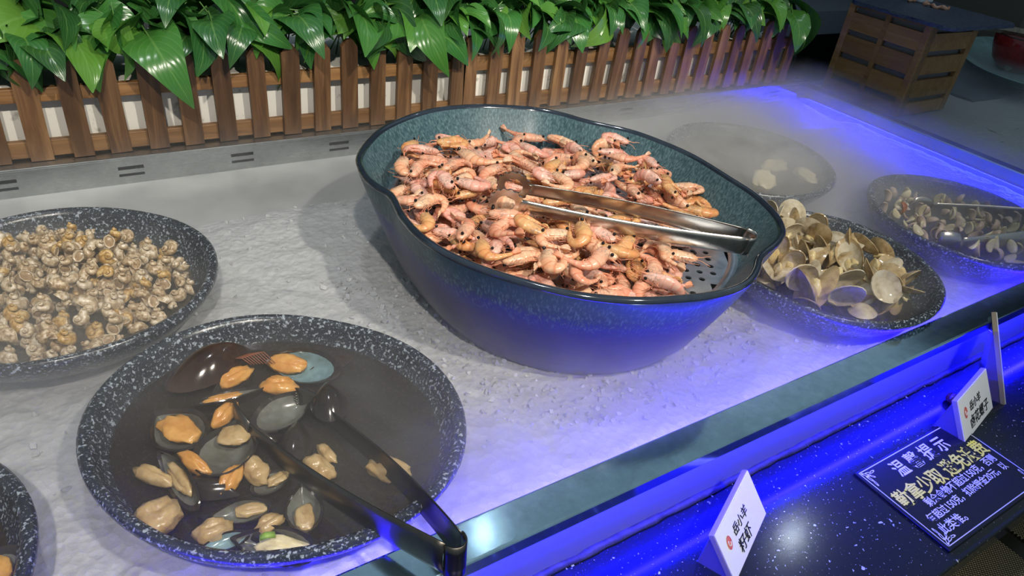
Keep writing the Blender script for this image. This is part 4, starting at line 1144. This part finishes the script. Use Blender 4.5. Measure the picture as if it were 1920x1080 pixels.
tag(box('grey_cabinet', (3.25, 1.35, ZF), (4.6, 1.9, .62), TAUPE, None, .01), 'dull taupe cabinet far behind the slatted crate at the top right', 'cabinet')
shf = empty('wall_shelf', 'dim grey shelf in the dark between the foliage and the crate', 'shelf')
box('shelf_board', (2.35, 2.02, -.16), (3.9, 2.4, -.06), SHELF_GREY, shf)
box('support', (2.4, 2.1, ZF), (2.46, 2.16, -.16), SHELF_GREY, shf); box('support', (3.8, 2.1, ZF), (3.86, 2.16, -.16), SHELF_GREY, shf)
pot = empty('dark_pot', 'dark pot with a thin wire handle behind the counter corner, left of the crate', 'pot', (1.86, 1.42, -.12))
MB().rings([circ(.01, 0), circ(.06, 0), circ(.085, .05), circ(.09, .12), circ(.085, .125), circ(.08, .11), circ(.07, .03), circ(.01, .02)]).obj('pot_body', plain('dark_enamel', (.02, .028, .035), .25), pot)
MB().tube([Vector((.088 * math.cos(a), 0, .12 + .06 * math.sin(a))) for a in [PI * k / 12 for k in range(13)]], .003, 6).obj('wire_handle', STEEL, pot)
stand = box('low_stand', (1.70, 1.22, ZF), (2.05, 1.56, -.12), DARKWALL); tag(stand, 'dark stand behind the counter corner under the dark pot', 'stand')

# ------------------------------------------------------------------ small signs and the notice board
def text(name, body, size, mat, parent, M, align='LEFT', off=0.0):
    c = bpy.data.curves.new(name, 'FONT'); c.body = body; c.size = size; c.align_x = align; c.extrude = .00012; c.offset = off
    c.materials.append(mat); tmp = bpy.data.objects.new(name, c); COL.objects.link(tmp)
    me = bpy.data.meshes.new_from_object(tmp.evaluated_get(bpy.context.evaluated_depsgraph_get())); bpy.data.objects.remove(tmp)
    o = bpy.data.objects.new(name, me); COL.objects.link(o); o.parent = parent; o.matrix_local = M; return o
def sign(BLp, BRp, up, label, line1, line2, blank=False, foot=.036):
    """card on an acrylic easel; BLp, BRp ground points of the card's lower edge; up = vector along its side"""
    w = (BRp - BLp).length; ex = (BRp - BLp).normalized(); up = up - ex * up.dot(ex); h = up.length; ey = up.normalized(); ez = ex.cross(ey)
    root = empty('dish_sign', label, 'sign', BLp, (0, 0, 0), 'dish name signs on the stone shelf')
    Mr = Matrix((( ex.x, ey.x, ez.x, BLp.x), (ex.y, ey.y, ez.y, BLp.y), (ex.z, ey.z, ez.z, BLp.z), (0, 0, 0, 1)))
    root.matrix_world = Mr
    card = box('card', (0, .001, -.0010), (w, h, 0), CARD, root, .0003)
    box('card_edge', (-.0005, .0005, -.0062), (w + .0005, h + .0005, -.0011), CARD_EDGE, root, .0003)
    # acrylic back panel running from the top edge down to the shelf behind
    Mi = Mr.inverted(); back = -Vector((ey.x, ey.y, 0)); back = (Vector((ez.x, ez.y, 0)) * -1).normalized()
    g0, g1 = Mi @ (BLp + back * foot + ex * .0), Mi @ (BRp + back * foot)
    t0, t1 = Vector((0, h * .93, -.005)), Vector((w, h * .93, -.005))
    th = Vector((0, 0, -.002))
    MB().add([g0, g1, t1, t0, g0 + th, g1 + th, t1 + th, t0 + th], [(0, 3, 2, 1), (4, 5, 6, 7), (0, 1, 5, 4), (1, 2, 6, 5), (2, 3, 7, 6), (3, 0, 4, 7)]).obj('back_panel', ACRYL, root, False)
    b0, b1 = Vector((0, .002, -.005)), Vector((w, .002, -.005))
    for q, (a, b, c) in enumerate(((b0, g0, t0), (b1, g1, t1))):
        d = Vector((.0012 if q == 0 else -.0012, 0, 0))
        MB().add([a, b, c, a + d, b + d, c + d], [(0, 1, 2), (3, 5, 4), (0, 3, 4, 1), (1, 4, 5, 2), (2, 5, 3, 0)]).obj('side_gusset', ACRYL, root, False)
    if not blank:
        r_ = h * .105; cxx, cyy = w * .17, h * .60
        MB().add([(cxx + r_ * math.cos(2 * PI * k / 20) * .85, cyy + r_ * 1.25 * math.sin(2 * PI * k / 20), .0003) for k in range(20)], [tuple(range(20))]).obj('red_emblem', RED_INK, card, False)
        MB().tube([(cxx + r_ * .4 * math.cos(a) , cyy + r_ * .6 * math.sin(a), .0005) for a in (2.2, 3.0, 3.8, 4.6, 5.4, 6.2)], .0006, 4).obj('emblem_stroke', CARD, card)
        text('lettering', line1, h * .235, INK, card, Matrix.Translation((w * .30, h * .53, .0004)), off=.00012)
        text('lettering', line2, h * .30, INK, card, Matrix.Translation((w * (.30 if len(line2) < 3 else .24), h * .17, .0004)), off=.00012)
    return root
BL1, BR1 = Vector((.4299, .1897, ZC + .0005)), Vector((.5177, .2305, ZC + .0005))
TR1 = at(1407, 872, -.008)
sign(BL1, BR1, TR1 - BR1, 'white dish sign nearest the front, in the lower middle of the stone shelf', '岳小羊', '籽虾')
BL2, BR2 = at(1810, 833, ZC + .0005), at(1862, 766, ZC + .0005)
sign(BL2, BR2, at(1855, 684, -.004) - BR2, 'white dish sign standing at the top edge of the black notice board', '岳小羊', '卤花螺子')
p3 = Vector((.943, .2048, ZC + .0005)); d3 = (Vector((p3.x, p3.y, 0))).normalized()
up3 = at(1872, 610, .045) - p3; v3 = p3 - Vector((0, 0, CZ))
e3 = (v3 * up3.z - up3 * v3.z).normalized()
sign(p3, p3 + e3 * .05, up3, 'tall dish sign seen edge-on as a thin upright strip, rightmost on the shelf', '', '', True, .03)
o = MB().sphere((0, 0, 0), (.0085, .0075, .0072), 16, 10).obj('red_berry', mk_noise('dark_red_berry', (.07, .012, .008), (.16, .04, .025), 200, .25)); o.location = at(1786, 747, ZC + .006) ; tag(o, 'dark red wrinkled berry beside the sign at the notice board', 'fruit')

bx0, by0, bx1, by1 = .6495, .1125, .842, .2235
board = empty('notice_board', 'black notice board with white and yellow Chinese lettering lying on the stone shelf', 'board', (bx0, by0, ZC))
bw, bh = bx1 - bx0, by1 - by0
panel = box('panel', (0, 0, 0), (bw, bh, .003), BOARD, board, .0008)
fr_ = MB(); m_ = .0035
for (x0, y0, x1, y1) in ((m_, m_, bw - m_, m_ + .0009), (m_, bh - m_ - .0009, bw - m_, bh - m_), (m_, m_, m_ + .0009, bh - m_), (bw - m_ - .0009, m_, bw - m_, bh - m_)):
    fr_.box((x0, y0, .0030), (x1, y1, .0033))
fr_.obj('border_line', CHALK, panel, False)
def flourish(x, y, sx, sy):
    mb = MB()
    for (dx, dy, a, L) in ((.004, .004, .8, .010), (.009, .004, .25, .010), (.004, .010, 1.35, .010), (.015, .0045, -.1, .009), (.0045, .017, 1.7, .008), (.010, .009, .8, .007)):
        ring = []
        for k in range(10):
            b = 2 * PI * k / 10; px = dx + L * .5 * math.cos(b) * math.cos(a) - L * .17 * math.sin(b) * math.sin(a); py = dy + L * .5 * math.cos(b) * math.sin(a) + L * .17 * math.sin(b) * math.cos(a)
            ring.append(Vector((x + sx * px, y + sy * py, .0034)))
        inner = [Vector((sum(q.x for q in ring) / 10 + (q.x - sum(w_.x for w_ in ring) / 10) * .5, sum(q.y for q in ring) / 10 + (q.y - sum(w_.y for w_ in ring) / 10) * .5, .0034)) for q in ring]
        mb.rings([ring, inner])
    mb.obj('corner_flourish', CHALK, panel, False)
e_ = .0045
for (x, y, sx, sy) in ((e_, e_, 1, 1), (bw - e_, e_, -1, 1), (e_, bh - e_, 1, -1), (bw - e_, bh - e_, -1, -1)): flourish(x, y, sx, sy)
def line(body, u0, v0, u1, v1, mat, off=0.0, hfac=1.0):      # baseline ends measured in the photograph
    p, q = at(u0, v0, ZC + .0034), at(u1, v1, ZC + .0034); d = q - p
    o = text('lettering', body, .01, mat, panel, Matrix.Identity(4), 'LEFT', off)
    xs_ = [v.co.x for v in o.data.vertices]; x0, w = min(xs_), max(xs_) - min(xs_); k = d.length / w
    o.matrix_local = Matrix.Translation((p.x - bx0, p.y - by0, .0034)) @ Matrix.Rotation(math.atan2(d.y, d.x), 4, 'Z') @ Matrix.Diagonal((k, k * hfac, 1, 1)) @ Matrix.Translation((-x0, 0, 0))
line('温 馨 提 示', 1690, 893, 1784, 836, CHALK, .0001, 1.05)
line('勤拿少取 避免浪费', 1698, 952, 1855, 843, YELLOW, .00018, 1.05)
line('剩余食物不超过150克，否则', 1744, 950, 1869, 861, CHALK, .0001)
line('每超过150克，扣除押金20元，以', 1749, 980, 1891, 875, CHALK, .0001)
line('此类推。', 1772, 1001, 1816, 972, CHALK, .0001)

# ------------------------------------------------------------------ cold mist over the ice
t = NT('cold_mist'); t.t.nodes.remove(t.p)
tc = t.n('ShaderNodeTexCoord'); sx = t.n('ShaderNodeSeparateXYZ'); t.l(tc.outputs['Object'], sx.inputs[0])
X, Y, Z = sx.outputs
def blob(cx, cy, rx, ry, amp):
    a = t.math('DIVIDE', t.math('SUBTRACT', X, cx), rx); b = t.math('DIVIDE', t.math('SUBTRACT', Y, cy), ry)
    d = t.math('ADD', t.math('MULTIPLY', a, a), t.math('MULTIPLY', b, b))
    return t.math('MULTIPLY', t.math('POWER', 2.718, t.math('MULTIPLY', d, -1.0)), amp)
dens = None
for bb in ((1.05, .78, .22, .18, 2.6), (1.32, .70, .20, .34, .65), (1.20, .46, .15, .14, .45), (-.08, .68, .15, .16, .62), (.17, .42, .12, .13, .40), (-.25, .60, .25, .35, .25), (.25, .95, .5, .10, .12), (1.50, 1.0, .18, .14, .5), (.52, .355, .26, .06, .55), (.98, .33, .40, .03, .15), (.27, .33, .10, .04, .4)):  # patches along the front rail are added to catch and spread the blue light
    x_ = blob(*bb); dens = x_ if dens is None else t.math('ADD', dens, x_)
dens = t.math('ADD', dens, .065)
wisp = t.ramp(t.noise(t.coord('Object', (1, 1, 2.2)), 7.5, 3, .6, 1.2), [(.30, (.25, .25, .25)), (.70, (1.5, 1.5, 1.5))])
hz = t.ramp(t.math('MULTIPLY', Z, 1 / .11), [(0, (1, 1, 1)), (.45, (.85, .85, .85)), (.75, (.4, .4, .4)), (1, (0, 0, 0))])
fin = t.math('MULTIPLY', t.math('MULTIPLY', dens, t.math('MULTIPLY', wisp, 11.0)), hz)
vs = t.n('ShaderNodeVolumeScatter'); vs.inputs['Color'].default_value = (.93, .94, .95, 1); vs.inputs['Anisotropy'].default_value = .25
t.l(fin, vs.inputs['Density']); t.l(vs.outputs[0], t.out.inputs['Volume'])
try: t.m.cycles.volume_step_rate = .17
except Exception: pass
mist = MB().box((XL + .05, YI + .003, .0015), (XR - .005, YB - .002, .11)).obj('mist', t.m, None, False)
tag(mist, 'cold white mist drifting low over the ice and the granite bowls', 'mist', None, 'stuff')

t2 = NT('side_mist'); t2.t.nodes.remove(t2.p)
vs = t2.n('ShaderNodeVolumeScatter'); vs.inputs['Color'].default_value = (.86, .92, .97, 1); vs.inputs['Anisotropy'].default_value = .25
wz = t2.ramp(t2.noise(t2.coord('Object'), 6, 3), [(.3, (.5, .5, .5)), (.7, (2.6, 2.6, 2.6))])
t2.l(t2.math('MULTIPLY', wz, 1.0), vs.inputs['Density']); t2.l(vs.outputs[0], t2.out.inputs['Volume'])
try: t2.m.cycles.volume_step_rate = .6
except Exception: pass
mist2 = MB().box((XR + .034, YI + .003, -.001), (3.38, 1.136, .06)).obj('mist', t2.m, None, False)
tag(mist2, 'thin grey mist on the counter right of the rail, around the crate foot', 'mist', None, 'stuff')
